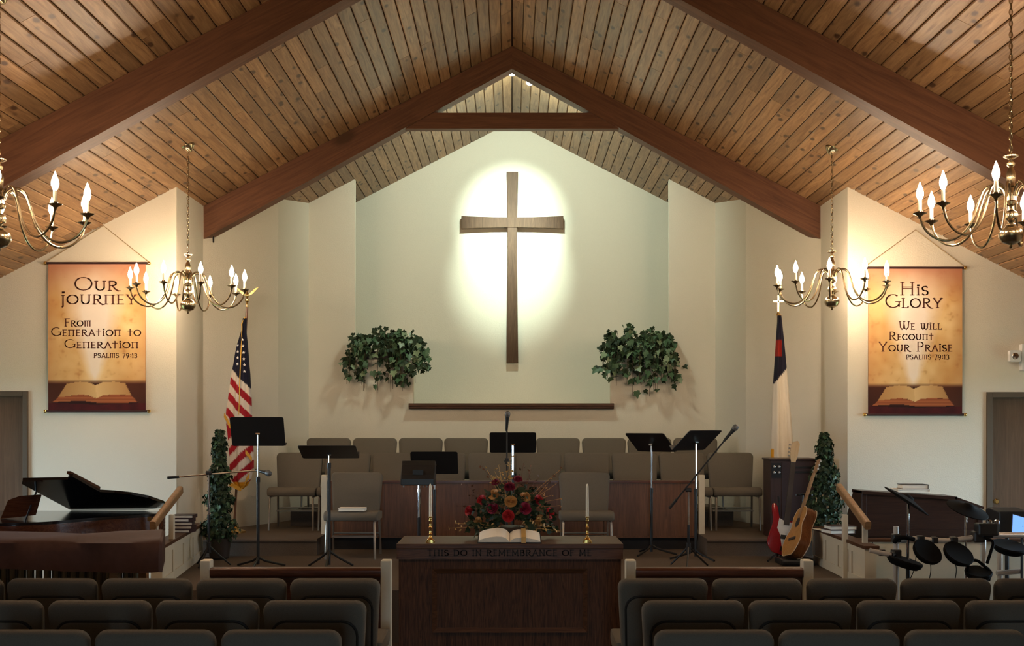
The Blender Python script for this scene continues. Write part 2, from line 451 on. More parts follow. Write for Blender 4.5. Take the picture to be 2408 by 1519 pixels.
# ------------------------------------------------------------------ ceiling planks
PW = .1115 / math.cos(AX)
plank_cache = {}
def plank_mesh(L):
    k = round(L, 2)
    if k not in plank_cache:
        g = .0065; c = .007; t = .03; a = PW/2
        sec = [(-a+g/2, t), (-a+g/2, c), (-a+g/2+c, 0), (a-g/2-c, 0), (a-g/2, c), (a-g/2, t)]
        plank_cache[k] = MB().prism(sec, 'y', .002, k-.002).mesh('plank', M['pine'], False)
    return plank_cache[k]
for sx, s in ((-1,'left'), (1,'right')):
    mb = MB()
    P = [(0, APEX+.034), (HW+.3, ceil_z(HW+.3)+.034), (HW+.3, ceil_z(HW+.3)+.2), (0, APEX+.2)]
    mb.prism([(x*sx, z) for x, z in P], 'y', -4.2, 15.95)
    ce = struct('ceiling_'+s, 'knotty pine plank ceiling slope over the %s side' % ('piano' if sx < 0 else 'drum'), mb, M['deck'])
    rest = MB(); vis = []
    for i in range(int(HW/.1115)+1):
        xc = (i+.5)*.1115
        y = 2.6 + rnd.uniform(0, 1.2) if i % 2 else 2.6 + rnd.uniform(1.3, 2.6)
        y0 = -4.0; segs = []
        while y < 15.75-.6:
            segs.append((y0, y)); y0 = y; y += rnd.choice((2.4, 3.0, 3.6, 4.2))
        segs.append((y0, 15.75))
        for a, b in segs:
            Mx = Matrix.Translation((xc*sx, a, ceil_z(xc))) @ Matrix.Rotation(AX*sx, 4, 'Y')
            seen = False
            for q in range(9):
                yy = a + (b-a)*q/8
                if yy < .5: continue
                u = 1204 + xc*sx*F/yy; v = 1000 - (ceil_z(xc)-EYE)*F/yy
                if -20 < u < 2430 and v > -20: seen = True
            if seen: vis.append((Mx, b-a))
            else:
                me = plank_mesh(b-a); rest.add([v.co[:] for v in me.vertices], [tuple(p.vertices) for p in me.polygons], Mx)
    for Mx, L in vis:
        o = obj('plank', plank_mesh(L), ce); o.matrix_local = Mx
    r = rest.build('planks_out_of_view', M['pine'], ce, False); r['kind'] = 'stuff'
    print('planks', s, len(vis))

# ------------------------------------------------------------------ roof trusses
def truss(y0, xe, label, tie, dend):
    t = thing('roof_truss', label, 'beam', (0, y0, 0), 0, 'roof trusses')
    for sx in (-1, 1):
        P = [(0, APEX-.004), (xe*sx, ceil_z(xe)-.004), (xe*sx, ceil_z(xe)-dend), (0, APEX-.25)]
        # rafter built along its own axis so the grain follows it
        m = MB().prism(P, 'y', 0, .18)
        Mr = Matrix.Translation((0, 0, APEX)) @ Matrix.Rotation(AX*sx, 4, 'Y')
        inv = Mr.inverted(); m.v = [inv @ p for p in m.v]
        o = m.build('rafter', M['beam'], t, False); o.matrix_local = Mr
    if tie:
        x0 = (APEX-5.19)/PITCH-.02
        hw0, hw1 = (APEX-.25-5.19)/PITCH+.10, (APEX-.25-5.014)/PITCH+.08
        MB().prism([(-hw1,5.014),(hw1,5.014),(hw0,5.19),(-hw0,5.19)], 'y', .035, .145).build('tie_beam', M['beam'], t, False)
    return t
truss(12.6, 3.385, 'stained timber roof truss with a tie beam in front of the cross', True, .365)
truss(8.67, 6.58, 'stained timber rafters crossing overhead between the chandeliers', False, .46)

# ------------------------------------------------------------------ cross, spotlights, ledge
cz0, cz1 = at(1205, 852, 15.55).z, at(1205, 400, 15.55).z
ct = thing('wall_cross', 'tall brown wooden cross mounted on the bright wall', 'cross', (0.005, 15.675, cz0))
Hc = cz1-cz0; mb = MB()
prof = [(.080,0),(.076,.35),(.070,.8),(.066,1.3),(.066,1.72),(.066,2.0),(.070,2.3),(.078,Hc)]
rings = []
for hw_, z in prof: rings.append([(-hw_,-.03,z),(hw_,-.03,z),(hw_,.035,z),(-hw_,.035,z)])
mb.loops(rings); mb.build('upright', M['cross'], ct, False, .006)
az = at(1205, 520, 15.55).z - cz0; mb = MB(); rings = []
for x, h in ((-.695,.088),(-.5,.078),(-.2,.070),(0,.068),(.2,.070),(.5,.078),(.695,.088)):
    rings.append([(x,-.04,az-h),(x,.03,az-h),(x,.03,az+h),(x,-.04,az+h)])
mb.loops(rings); mb.build('crossbar', M['cross'], ct, False, .006)
for x in (-.25, .25): MB().tube([(x,.03,az),(x,.074,az)], .02).build('wall_bracket', M['black'], ct)
MB().tube([(0,.03,.6),(0,.074,.6)], .02).build('wall_bracket', M['black'], ct)

for i, (px, py, tgt, lab) in enumerate((
        (1205, 166, Vector((0, 15.7, 4.60)), 'small lit spotlight at the peak of the truss'),
        (1247, 187, Vector((0, 15.7, 3.95)), 'small lit spotlight beside the one at the truss peak'))):
    p = at(px, py, 12.86)
    t = thing('spotlight', lab, 'spotlight', p, 0, 'spotlights on the truss')
    dirv = (tgt-p).normalized(); q = dirv.to_track_quat('-Z', 'Y')
    Mx = q.to_matrix().to_4x4()
    MB().lathe([(.02,.11),(.024,.09),(.024,.03),(.018,.025)], 14, Mx).build('socket', M['white'], t)
    MB().lathe([(.016,.03),(.022,.015),(.038,-.03),(.040,-.045),(.034,-.055),(.0,-.058)], 16, Mx).build('flood_bulb', M['lens'], t)
    MB().tube([(0,0,.05),(0,-.02,.11),(0,-.06,.13)], .008).build('mount', M['white'], t)
    for nm, power, ang, blend in (('spot_beam', SPOT_W, 33, 1.0), ('spot_spill', SPOT_SPILL, 140, .8)):
        ld = bpy.data.lights.new(nm, 'SPOT'); ld.energy = power; ld.color = SPOT_RGB; ld.spot_size = R(ang); ld.spot_blend = blend; ld.shadow_soft_size = .03
        lo = bpy.data.objects.new(nm, ld); C.objects.link(lo); lo.parent = t; lo.location = dirv*.09; lo.rotation_euler = q.to_euler()
lg = MB()
lg.prism([(14.6,1.957),(14.545,1.957),(14.53,1.972),(14.53,1.99),(14.515,1.995),(14.515,2.028),(14.6,2.028)], 'x', -1.308, 1.292)
tl = lg.build('trim_ledge', M['oakx'], None, False, .003); tl['kind'] = 'structure'; tl['label'] = 'dark wood ledge under the chancel opening'

# ------------------------------------------------------------------ chandeliers
ARM = [(.03,.30),(.05,.345),(.10,.37),(.15,.345),(.18,.27),(.215,.165),(.275,.085),(.35,.05),(.43,.07),(.49,.13),(.515,.205)]
arm_me = MB().tube(catmull([(r, 0, z) for r, z in ARM], 4), .0075, 7).mesh('arm', M['chand'])
pan_me = MB().lathe([(.006,-.03),(.012,-.012),(.02,-.006),(.040,.004),(.042,.008),(.016,.006),(.016,.02),(.011,.022)], 14).mesh('drip_pan', M['chand'])
sleeve_me = MB().lathe([(.0115,.018),(.0115,.085),(.008,.088)], 10).mesh('candle_sleeve', M['socket'])
bulb_me = MB().lathe([(.008,.086),(.014,.096),(.021,.116),(.022,.128),(.018,.148),(.010,.170),(.004,.188),(.001,.196)], 12).mesh('bulb', M['bulb'])
col_me = MB().lathe([(.004,-.012),(.010,-.004),(.006,.008),(.02,.012),(.05,.025),(.068,.055),(.070,.078),(.060,.10),(.035,.118),(.028,.125),(.028,.132),(.014,.14),(.020,.155),(.038,.165),(.042,.185),(.034,.205),(.018,.215),(.016,.24),(.035,.25),(.038,.265),(.03,.275),(.03,.315),(.018,.33),(.016,.35),(.03,.36),(.022,.375),(.026,.41),(.028,.43),(.018,.46),(.011,.475),(.022,.485),(.024,.497),(.012,.507),(.012,.52),(.042,.535),(.044,.541),(.012,.55),(.006,.56)], 20).mesh('column', M['chand'])
def chandelier(x, y, zb, rz, label):
    t = thing('chandelier', label, 'chandelier', (x, y, zb), 0, 'brass chandeliers under the plank ceiling')
    obj('column', col_me, t)
    top = ceil_z(x) - zb
    mb = MB(); z = .565; k = 0
    while z < top-.07:
        lk = [(.011*math.cos(a), 0, z+.021+.021*math.sin(a)) for a in [2*PI*q/8 for q in range(8)]]
        mb.tube(lk, .0026, 5, True, Rm(90*(k % 2), 'Z')); z += .034; k += 1
    mb.tube([(0,0,.555),(.004,.003,(top+.5)/2),(0,0,top-.05)], .0022, 5)
    mb.build('chain', M['chand'], t)
    sgn = 1 if x > 0 else -1
    MB().lathe([(.012,-.06),(.03,-.045),(.062,-.012),(.065,-.001),(.02,-.001)], 18, Tm(0,0,top) @ Matrix.Rotation(AX*sgn, 4, 'Y')).build('canopy', M['chand'], t)
    for i in range(10):
        a = rz + 2*PI*i/10
        ar = obj('arm', arm_me, t); ar.rotation_euler = (0, 0, a)
        for nm, me in (('drip_pan', pan_me), ('candle_sleeve', sleeve_me), ('bulb', bulb_me)):
            c = obj(nm, me, ar); c.location = (.515, 0, .215)
chandelier(-3.017, 10.69, 2.80, R(10), 'brass candle chandelier over the grand piano, in front of the Our Journey banner')
chandelier(3.01, 10.80, 2.845, R(0), 'brass candle chandelier over the organ, in front of the His Glory banner')
chandelier(-3.07, 6.87, 2.80, R(5), 'large brass chandelier cut by the frame on the piano side')
chandelier(2.985, 6.87, 2.82, R(22), 'large brass chandelier cut by the frame on the drum side')
# ------------------------------------------------------------------ chairs
def make_chair(name, label, group):
    t = thing(name, label, 'chair', (0,0,0), 0, group)
    # seat cushion, waterfall front towards -y
    sec = [(-.235,.385),(-.25,.41),(-.247,.44),(-.225,.462),(-.15,.472),(.10,.462),(.215,.452),(.225,.43),(.215,.375),(-.15,.372)]
    mb = MB(); rings = []
    for x, k in ((-.268,.90),(-.262,.97),(-.25,1.0),(.25,1.0),(.262,.97),(.268,.90)):
        rings.append([(x, -.01+(y+.01)*k, .42+(z-.42)*k) for y, z in sec])
    mb.loops(rings); mb.build('seat', M['fabric'], t, True, 0, 40)
    # backrest: slab leaning back, wide at the top
    def out(hx_top, hx_bot, h, r):
        base = rrect(hx_top, h/2, r, 5, .03)
        return [(x*(hx_bot+(hx_top-hx_bot)*((y+h/2)/h))/hx_top, y) for x, y in base]
    mb = MB(); mb.pillow(out(.268,.235,.47,.055), .075, .022, Tm(0,.235,.615) @ Rm(79,'X') @ Tm(0,0,-.045))
    mb.build('backrest', M['fabric'], t, True, 0, 50)
    Mb = Tm(0,.235,.615) @ Rm(79,'X') @ Tm(0,-.045,-.056)
    mb = MB(); mb.pillow(out(.218,.205,.36,.075), .014, .006, Mb)
    bp = mb.build('back_panel', M['fabric'], t, True, 0, 50)
    o2 = [(x, y, .010) for x, y in out(.222,.209,.368,.079)]
    MB().tube(o2, .0085, 6, True, Mb).build('piping', M['piping'], bp)
    for sx in (-1, 1):
        MB().tube([(sx*.235,-.19,.375),(sx*.238,-.215,.34),(sx*.245,-.235,0)], .0125, 8).build('leg', M['leg'], t)
        MB().tube([(sx*.235,.19,.40),(sx*.24,.215,.30),(sx*.245,.255,0)], .0125, 8).build('leg', M['leg'], t)
        MB().tube([(sx*.235,-.19,.368),(sx*.235,.19,.368)], .011, 6).build('seat_frame', M['leg'], t)
        MB().tube([(sx*.225,.195,.37),(sx*.227,.225,.50),(sx*.235,.262,.70)], .012, 8).build('back_frame', M['leg'], t)
    MB().tube([(-.24,.225,.22),(.24,.225,.22)], .009, 6).build('stretcher', M['leg'], t)
    MB().box(-.23,.23,.05,.20,.19,.20).build('book_rack', M['leg'], t, False)
    return t
ORD = ['first','second','third','fourth','fifth','sixth','seventh','eighth','ninth','tenth']
chair0 = make_chair('upholstered_chair', 'x', 'x'); used = [False]
def chair(x, y, z, rz, label, group):
    if not used[0]:
        used[0] = True; chair0.location = (x,y,z); chair0.rotation_euler = (0,0,rz); chair0['label'] = label; chair0['group'] = group
        return chair0
    return dup(chair0, (x,y,z), rz, label, group)
for rowname, d, xl, xr in (('front', 6.75, -.765, .613), ('second', 5.90, -.737, .655), ('third', 5.05, -.741, .612)):
    for side, x0, sx in (('piano', xl, -1), ('drum', xr, 1)):
        for k in range(9):
            x = x0 + sx*(.2775 + k*.555)
            if abs(x)-.28 > 1.0*d*1215/F: break
            pos = 'at the aisle end' if k == 0 else '%s from the aisle' % ORD[k]
            chair(x, d+.30, 0, PI + rnd.uniform(-.012,.012), 'grey chair %s in the %s row, %s side' % (pos, rowname, side), 'audience chairs seen from behind')
for k in range(10):
    chair((705.5+k*112.4-1205)*13.14/F, 12.87, RISER, rnd.uniform(-.02,.02), 'grey choir chair in the lower row, %s counting from the piano side' % ORD[k], 'choir chairs facing the nave')
for k in range(9):
    chair((775+k*107.6-1205)*13.85/F, 13.57, RISER2, rnd.uniform(-.02,.02), 'grey choir chair in the top row, %s counting from the piano side' % ORD[k], 'choir chairs facing the nave')
chair(-1.604, 11.62, STAGE, 0, 'single grey chair with a white book on its seat', 'chairs alone on the platform')
chair(.748, 11.62, STAGE, 0, 'single grey chair on the platform behind the flowers', 'chairs alone on the platform')
def book(name, label, c, sx, sy, sz, rz=0, cover='cover', group=None):
    t = thing(name, label, 'book', c, rz, group)
    MB().box(-sx/2+.006, sx/2-.002, -sy/2+.006, sy/2-.006, .004, sz-.004).build('pages', M['page'], t, False)
    MB().box(-sx/2, sx/2, -sy/2, sy/2, 0, .004).box(-sx/2, sx/2, -sy/2, sy/2, sz-.004, sz).box(sx/2-.002, sx/2+.003, -sy/2, sy/2, 0, sz).build('cover', M[cover], t, False)
    return t
book('book', 'white book lying on the single chair beside the tall music stand', (-1.60, 11.50, STAGE+.475), .26, .19, .03, 0, 'page')

# ------------------------------------------------------------------ choir front panel
ch = thing('choir_screen', 'low dark wood screen with cream end posts in front of the choir chairs', 'screen', (0, 12.25, STAGE))
for k in range(4):
    MB().box(-1.96+.98*k+.003, -1.96+.98*(k+1)-.003, 0, .035, .145, .715).build('panel', M['panel'], ch, False)
MB().box(-1.96, 1.96, -.014, .05, .715, .742).build('cap_rail', M['rail'], ch, False, .004)
MB().box(-1.96, 1.96, -.006, .04, .13, .15).build('bottom_rail', M['panel'], ch, False)
for px in (763.5, 1651): MB().box((px-1205)*12.25/F-.03, (px-1205)*12.25/F+.03, -.02, .06, 0, .80).build('post', M['cream'], ch, False, .006)

# ------------------------------------------------------------------ communion table
TZ = .872; TY = 8.5
tb = thing('communion_table', 'dark oak communion table with carved inscription in the centre aisle', 'table', (-.016, TY, 0))
MB().box(-.84,.84, 0,.62, TZ-.036,TZ).build('table_top', M['oakx'], tb, False, .004)
ap = MB().box(-.838,.838,.006,.61, TZ-.115,TZ-.036).build('apron', M['oakx'], tb, False)
MB().box(-.825,.825,.02,.60,.10,TZ-.115).build('body', M['oak'], tb, False)
MB().box(-.80,.80,.06,.57,0,.10).build('plinth', M['oak'], tb, False)
fm = MB()
x0, x1, z0, z1 = -.575, .575, .215, .685
for (a, b, c, d) in (((x0,z0),(x1,z0),(x1-.035,z0+.035),(x0+.035,z0+.035)), ((x0,z1),(x1,z1),(x1-.035,z1-.035),(x0+.035,z1-.035)),
                     ((x0,z0),(x0,z1),(x0+.035,z1-.035),(x0+.035,z0+.035)), ((x1,z0),(x1,z1),(x1-.035,z1-.035),(x1-.035,z0+.035))):
    vs = [(a[0],.02,a[1]),(b[0],.02,b[1]),(c[0],.008,c[1]),(d[0],.008,d[1]),(a[0],.004,a[1]),(b[0],.004,b[1]),(c[0],.018,c[1]),(d[0],.018,d[1])]
    fm.add([vs[0],vs[1],(c[0],.02,c[1]),(d[0],.02,d[1]),vs[4],vs[5],vs[6],vs[7]], [(4,5,6,7),(0,1,5,4),(2,3,7,6),(1,2,6,5),(3,0,4,7),(0,3,2,1)])
fm.build('panel_moulding', M['oakx'], tb, False)

# ------------------------------------------------------------------ stroke lettering
def arc(cx, cy, rx, ry, a0, a1, n=12): return [(cx+rx*math.cos(R(a0+(a1-a0)*i/n)), cy+ry*math.sin(R(a0+(a1-a0)*i/n))) for i in range(n+1)]
GL = {
 'O': (.95, [arc(.47,.5,.43,.48,90,450,24)]), 'U': (.85, [[(.12,1),(.12,.38)]+arc(.42,.36,.30,.34,180,360,12)[1:]+[(.72,1)], [(.0,1),(.24,1)], [(.60,1),(.84,1)]]),
 'R': (.80, [[(.14,0),(.14,1)], [(.14,1),(.35,1)]+arc(.36,.76,.26,.24,90,-90,10)+[(.14,.52)], [(.34,.52),(.55,.15),(.78,-.06),(.95,-.06)], [(.02,0),(.28,0)]]),
 'J': (.35, [[(.2,.95),(.2,-.25),(.12,-.32)], [(.08,.95),(.32,.95)], [(.15,1.22),(.27,1.22),(.27,1.32),(.15,1.32),(.15,1.22)]]),
 'N': (.85, [[(.14,0),(.14,.98)], [(.70,0),(.70,.98)], [(.0,.98),(.84,.98)], [(.02,0),(.26,0)], [(.58,0),(.82,0)]]),
 'E': (.62, [[(.14,0),(.14,1)], [(.02,1),(.55,1)], [(.14,.52),(.48,.52)], [(.02,0),(.58,0)]]),
 'Y': (.85, [[(.42,0),(.42,.45)], [(.08,1),(.42,.45),(.76,1)], [(.0,1),(.2,1)], [(.64,1),(.86,1)], [(.3,0),(.54,0)]]),
 'F': (.62, [[(.14,0),(.14,1)], [(.02,1),(.58,1)], [(.14,.54),(.48,.54)], [(.02,0),(.28,0)]]),
 'M': (1.05, [[(.14,0),(.14,.98)], [(.52,0),(.52,.98)], [(.90,0),(.90,.98)], [(.0,.98),(1.04,.98)]]),
 'G': (.92, [arc(.48,.5,.44,.48,55,330,20), [(.86,.1),(.86,.45)], [(.64,.45),(.98,.45)]]),
 'A': (.82, [[(.06,0),(.42,1),(.78,0)], [(.2,.36),(.64,.36)], [(.0,0),(.16,0)], [(.68,0),(.86,0)]]),
 'T': (.70, [[(.35,-.02),(.35,1.15)], [(.04,.82),(.66,.82)]]),
 'I': (.32, [[(.16,0),(.16,.86)], [(.06,.86),(.16,.86)], [(.04,0),(.28,0)], [(.11,1.06),(.22,1.06),(.22,1.15),(.11,1.15),(.11,1.06)]]),
 'S': (.62, [arc(.31,.74,.24,.25,30,260,12)+arc(.31,.25,.25,.25,80,-150,12)]),
 'P': (.68, [[(.14,0),(.14,1)], [(.14,1),(.34,1)]+arc(.35,.73,.25,.27,90,-90,10)+[(.14,.46)], [(.02,0),(.28,0)]]),
 'L': (.62, [[(.14,0),(.14,1)], [(.02,0),(.56,0),(.58,.12)], [(.02,1),(.26,1)]]),
 'H': (.90, [[(.14,0),(.14,1)], [(.74,0),(.74,1)], [(.14,.50),(.74,.50)], [(.14,.62),(.74,.62)], [(.02,0),(.26,0)], [(.62,0),(.86,0)], [(.02,1),(.26,1)], [(.62,1),(.86,1)]]),
 'W': (1.15, [[(.1,1),(.16,.25),(.32,0),(.50,.2),(.55,1)], [(.55,.6),(.62,.1),(.80,0),(.98,.25),(1.04,1)], [(.0,1),(.22,1)], [(.44,1),(.66,1)], [(.94,1),(1.14,1)]]),
 'C': (.82, [arc(.46,.5,.42,.48,50,310,18)]), 'V': (.80, [[(.06,1),(.40,0),(.74,1)]]),
 'B': (.70, [[(.14,0),(.14,1)], [(.14,1),(.34,1)]+arc(.34,.77,.22,.23,90,-90,8)+[(.14,.54),(.36,.54)]+arc(.36,.27,.26,.27,90,-90,8)+[(.14,0)]]),
 'D': (.85, [[(.14,0),(.14,1)], [(.02,1),(.34,1)]+arc(.34,.5,.44,.5,90,-90,12)+[(.02,0)]]),
 '7': (.62, [[(.06,1),(.58,1),(.22,-.1)]]), '9': (.62, [arc(.30,.68,.24,.30,0,360,14), [(.54,.68),(.5,.3),(.28,-.1)]]),
 ':': (.28, [[(.1,.2),(.18,.2),(.18,.28)], [(.1,.7),(.18,.7),(.18,.78)]]), '1': (.36, [[(.06,.82),(.2,1),(.2,0)], [(.08,0),(.32,0)]]),
 '3': (.58, [arc(.26,.74,.22,.26,150,-80,10)+arc(.26,.24,.26,.28,80,-140,10)]), ' ': (.42, []),
}
ROMAN = {'T': (.74, [[(.37,0),(.37,1)], [(.02,1),(.72,1)], [(.25,0),(.49,0)]]), 'I': (.34, [[(.17,0),(.17,1)], [(.04,0),(.30,0)], [(.04,1),(.30,1)]]),
 'N': (.88, [[(.14,0),(.14,1),(.72,0),(.72,1)], [(.04,0),(.24,0)], [(.62,1),(.82,1)]]), 'M': (1.0, [[(.12,0),(.14,1),(.48,.2),(.82,1),(.86,0)], [(.02,0),(.22,0)], [(.76,0),(.96,0)]]),
 'H': (.90, [[(.14,0),(.14,1)], [(.74,0),(.74,1)], [(.14,.52),(.74,.52)], [(.04,0),(.24,0)], [(.64,0),(.84,0)], [(.04,1),(.24,1)], [(.64,1),(.84,1)]])}
def text_mesh(s, x0, x1, base, cap, small, wd, y=0, plain_caps=False, each=False):
    """flat ribbons in the xz plane facing -y, fitted between x0 and x1"""
    pen = 0; items = []
    for ch_ in s:
        h = small if (ch_.islower() or (ch_.isdigit() and small < cap)) else cap
        g = (ROMAN.get(ch_) if plain_caps else None) or GL[ch_.upper()]
        items.append((g, pen, h)); pen += g[0]*h + .14*small
    k = (x1-x0)/(pen-.14*small)
    mb = MB(); out = []
    for (gw, strokes), p, h in items:
        if each: mb = MB()
        if each and strokes: out.append(mb)
        for st_ in strokes:
            pts = [Vector((x0 + (p + a*h)*k, base + b_*h)) for a, b_ in st_]
            for i in range(len(pts)-1):
                d = pts[i+1]-pts[i]
                if d.length < 1e-7: continue
                horiz = abs(d.x) > abs(d.y)*2.2
                ww = wd*(.62 if horiz else 1.0)
                n = Vector((-d.y, d.x)).normalized()*ww/2; e = d.normalized()*ww*.35
                a, b_ = pts[i]-e, pts[i+1]+e
                q = [a+n, b_+n, b_-n, a-n]
                dy = -.00002*len(mb.f)*0
                mb.add([(v.x, y+dy, v.y) for v in q], [(3,2,1,0)])
    return out if each else mb
mb = text_mesh('THIS DO IN REMEMBRANCE OF ME', at(1006,0,8.5).x+.016, at(1392,0,8.5).x+.016, TZ-.088, .042, .042, .007, .004, True, True)
for m_ in mb: m_.build('letter', M['engrave'], ap, False)

# ------------------------------------------------------------------ things on the table
def candlestick(x, y, label):
    t = thing('candlestick', label, 'candlestick', (x, y, TZ), 0, 'candlesticks on the communion table')
    MB().prism(rrect(.034,.034,.008,3), 'z', 0, .012).prism(rrect(.028,.028,.008,3), 'z', .012, .022).build('base', M['gold'], t, True)
    MB().lathe([(.026,.022),(.02,.03),(.012,.04),(.009,.055),(.013,.065),(.008,.075),(.007,.095),(.012,.105),(.013,.115),(.007,.125),(.007,.15),(.012,.16),(.012,.168),(.008,.175),(.009,.185),(.016,.19),(.016,.195),(.0115,.196)], 14).build('stem', M['gold'], t)
    c = MB().lathe([(.0105,.19),(.0105,.30),(.009,.42),(.005,.437),(.001,.441)], 12).build('candle', M['candle'], t)
    MB().tube([(0,0,.44),(.001,0,.449)], .0012, 5).build('wick', M['black'], c)
candlestick(at(1013,0,8.60).x, 8.60, 'brass candlestick with white taper on the table, piano side')
candlestick(at(1382,0,8.60).x, 8.60, 'brass candlestick with white taper on the table, drum side')
bb = thing('open_bible', 'large open bible with gold ribbon on the communion table', 'book', (at(1199,0,8.55).x, 8.525, TZ))
tilt = Rm(9, 'X')
MB().box(-.238,.238,0,.27,0,.008,tilt).build('cover', M['coverb'], bb, False)
for sx in (-1, 1):
    pr = [(0,.010),(.012,.024),(.03,.036),(.06,.044),(.10,.045),(.15,.040),(.20,.030),(.228,.018),(.230,.010)]
    k = 1.25 if sx < 0 else .95
    P = [(x*sx, .009+(z-.010)*k) for x, z in pr]
    MB().prism(P, 'y', .006, .264, tilt).build('page_block', M['page'], bb, True, 0, 50)
pr = [(.085,.046),(.125,.046)]
rb = MB(); pts = []
for y, z in ((.262,.050),(.15,.050),(.004,.049),(-.004,.03),(-.012,.008)):
    pts.append((y, z))
for i in range(len(pts)-1):
    (ya,za),(yb,zb) = pts[i], pts[i+1]
    rb.add([(.088,ya,za),(.122,ya,za),(.122,yb,zb),(.088,yb,zb),(.088,ya,za-.0015),(.122,ya,za-.0015),(.122,yb,zb-.0015),(.088,yb,zb-.0015)],
           [(0,1,2,3),(4,7,6,5),(0,4,5,1),(1,5,6,2),(2,6,7,3),(3,7,4,0)], tilt)
rb.build('ribbon', M['ribbon'], bb, False)

# leaves and roses
def leaf_mesh(name, mat, kind):
    if kind == 'ivy':
        out = [(0,-.02),(.20,-.14),(.46,-.02),(.40,.18),(.56,.40),(.26,.50),(0,.98)]
    else:
        out = [(0,0),(.22,.2),(.28,.45),(.2,.7),(0,1.0)]
    vs = [(x, y, .22*abs(x)-.08*y*y) for x, y in out] + [(-x, y, .22*abs(x)-.08*y*y) for x, y in out[1:-1]]
    n = len(out); k = n-2
    mid = (0, .4, -.02); vs.append(mid); mi = len(vs)-1
    fs = [(i, i+1, mi) for i in range(n-1)]
    left = [0] + list(range(n, n+k)) + [n-1]
    fs += [(left[i+1], left[i], mi) for i in range(len(left)-1)]
    return vs, fs
def leaf_frame(p, nrm, tip, s):
    ez = Vector(nrm).normalized(); ey = Vector(tip); ey = ey - ez*ey.dot(ez)
    if ey.length < 1e-4: ey = ez.orthogonal()
    ey.normalize(); ex = ey.cross(ez)
    return Matrix(((ex.x*s,ey.x*s,ez.x*s,p[0]),(ex.y*s,ey.y*s,ez.y*s,p[1]),(ex.z*s,ey.z*s,ez.z*s,p[2]),(0,0,0,1)))
IV = leaf_mesh('leaf','', 'ivy'); OV = leaf_mesh('leaf','', 'oval')
def rvec(): return Vector((rnd.gauss(0,1), rnd.gauss(0,1), rnd.gauss(0,1))).normalized()
rose_mb = MB()
def petal(a, r0, r1, z0, z1, wd):
    rings = []
    for i in range(4):
        t_ = i/3; r_ = r0+(r1-r0)*t_**.8; z_ = z0+(z1-z0)*t_
        ww = wd*math.sin(PI*(.22+.55*t_))
        rings.append([(r_*math.cos(a+ww*q), r_*math.sin(a+ww*q), z_ + (.08 if abs(q) == 1 and i == 3 else 0)*-1) for q in (-1,-.5,0,.5,1)])
    vs = [p for r_ in rings for p in r_]
    rose_mb.add(vs, [(i*5+k, i*5+k+1, (i+1)*5+k+1, (i+1)*5+k) for i in range(3) for k in range(4)])
for lay, (n_, r0, r1, z0, z1, wd) in enumerate(((3,.05,.22,-.1,.55,1.2),(4,.12,.42,-.2,.50,1.0),(5,.16,.66,-.3,.38,.85),(6,.2,.92,-.4,.16,.72),(6,.2,1.05,-.45,-.12,.7))):
    for k in range(n_): petal(2*PI*k/n_+lay*.7, r0, r1, z0, z1, wd)
rose_mb.lathe([(.05,-.5),(.3,-.35),(.2,.1),(.02,.45)], 8)
rose_me = {m: rose_mb.mesh('rose', M[m], True) for m in ('rose_red','rose_wine','rose_gold')}
FY = 8.96
fa = thing('flower_arrangement', 'arrangement of red and gold silk roses on the communion table', 'flowers', (0, FY, TZ))
MB().lathe([(.10,0),(.12,.02),(.13,.07),(.11,.09)], 18).build('vase', M['pot'], fa)
def fp(x, y, dy=0):
    p = at(1040+x/6.6, 1060+y/6.6, FY+dy); return Vector((p.x, dy, p.z-TZ))
ctr = Vector((0,.02,.16))
for (x, y, m_, s_) in ((410,930,'rose_red',.042),(605,760,'rose_red',.042),(780,885,'rose_wine',.046),(1030,1010,'rose_red',.046),(1050,550,'rose_wine',.044),(1300,890,'rose_wine',.048),
                       (1505,755,'rose_red',.042),(1690,965,'rose_red',.044),(1180,430,'rose_wine',.036),(830,480,'rose_wine',.032),(805,670,'rose_gold',.046),(1070,780,'rose_gold',.048),(1300,705,'rose_gold',.042),
                       (560,1100,'rose_gold',.038),(1530,1080,'rose_gold',.044)):
    r_ = math.hypot((x-1080)/700, (y-1000)/700)
    p = fp(x, y, -.19 + .20*min(1, r_)); o = obj('rose', rose_me[m_], fa)
    nrm = (p-ctr).normalized() + Vector((0,-.7,.15)); q = nrm.to_track_quat('Z','Y')
    o.location = p; o.rotation_euler = q.to_euler(); o.scale = (s_,s_,s_*.9)
gm = MB(); dm = MB()
for i in range(420):
    a = rnd.uniform(0, PI); rr = rnd.uniform(.35,1.0)
    p = Vector((.34*rr*math.cos(a), rnd.uniform(-.13,.12), .05+.36*rr*math.sin(a)))
    if p.z < .02: continue
    gm.add(IV[0] if i % 3 else OV[0], IV[1] if i % 3 else OV[1], leaf_frame(p, rvec()+Vector((0,-1.0,.3)), rvec()+(p-ctr)*6, rnd.uniform(.03,.06)))
g_ = gm.build('greenery', M['ivy_dark'], fa); g_['kind'] = 'stuff'
def sprig(base, tip, n, mat, s, bend=.04):
    mb = MB(); base = Vector(base); tip = Vector(tip); mid = (base+tip)/2 + Vector((rnd.uniform(-bend,bend), -.02, bend*.6))
    c = catmull([base, mid, tip], 6); mb.tube(c, .0016, 5)
    for i in range(n):
        p = c[min(len(c)-1, 3+int((len(c)-3)*(i+.5)/n))] + rvec()*.014
        mb.add(OV[0], OV[1], leaf_frame(p, rvec()+Vector((0,-.8,.4)), rvec()+(tip-base), s*rnd.uniform(.7,1.3)))
    mb.build('sprig', M[mat], fa)
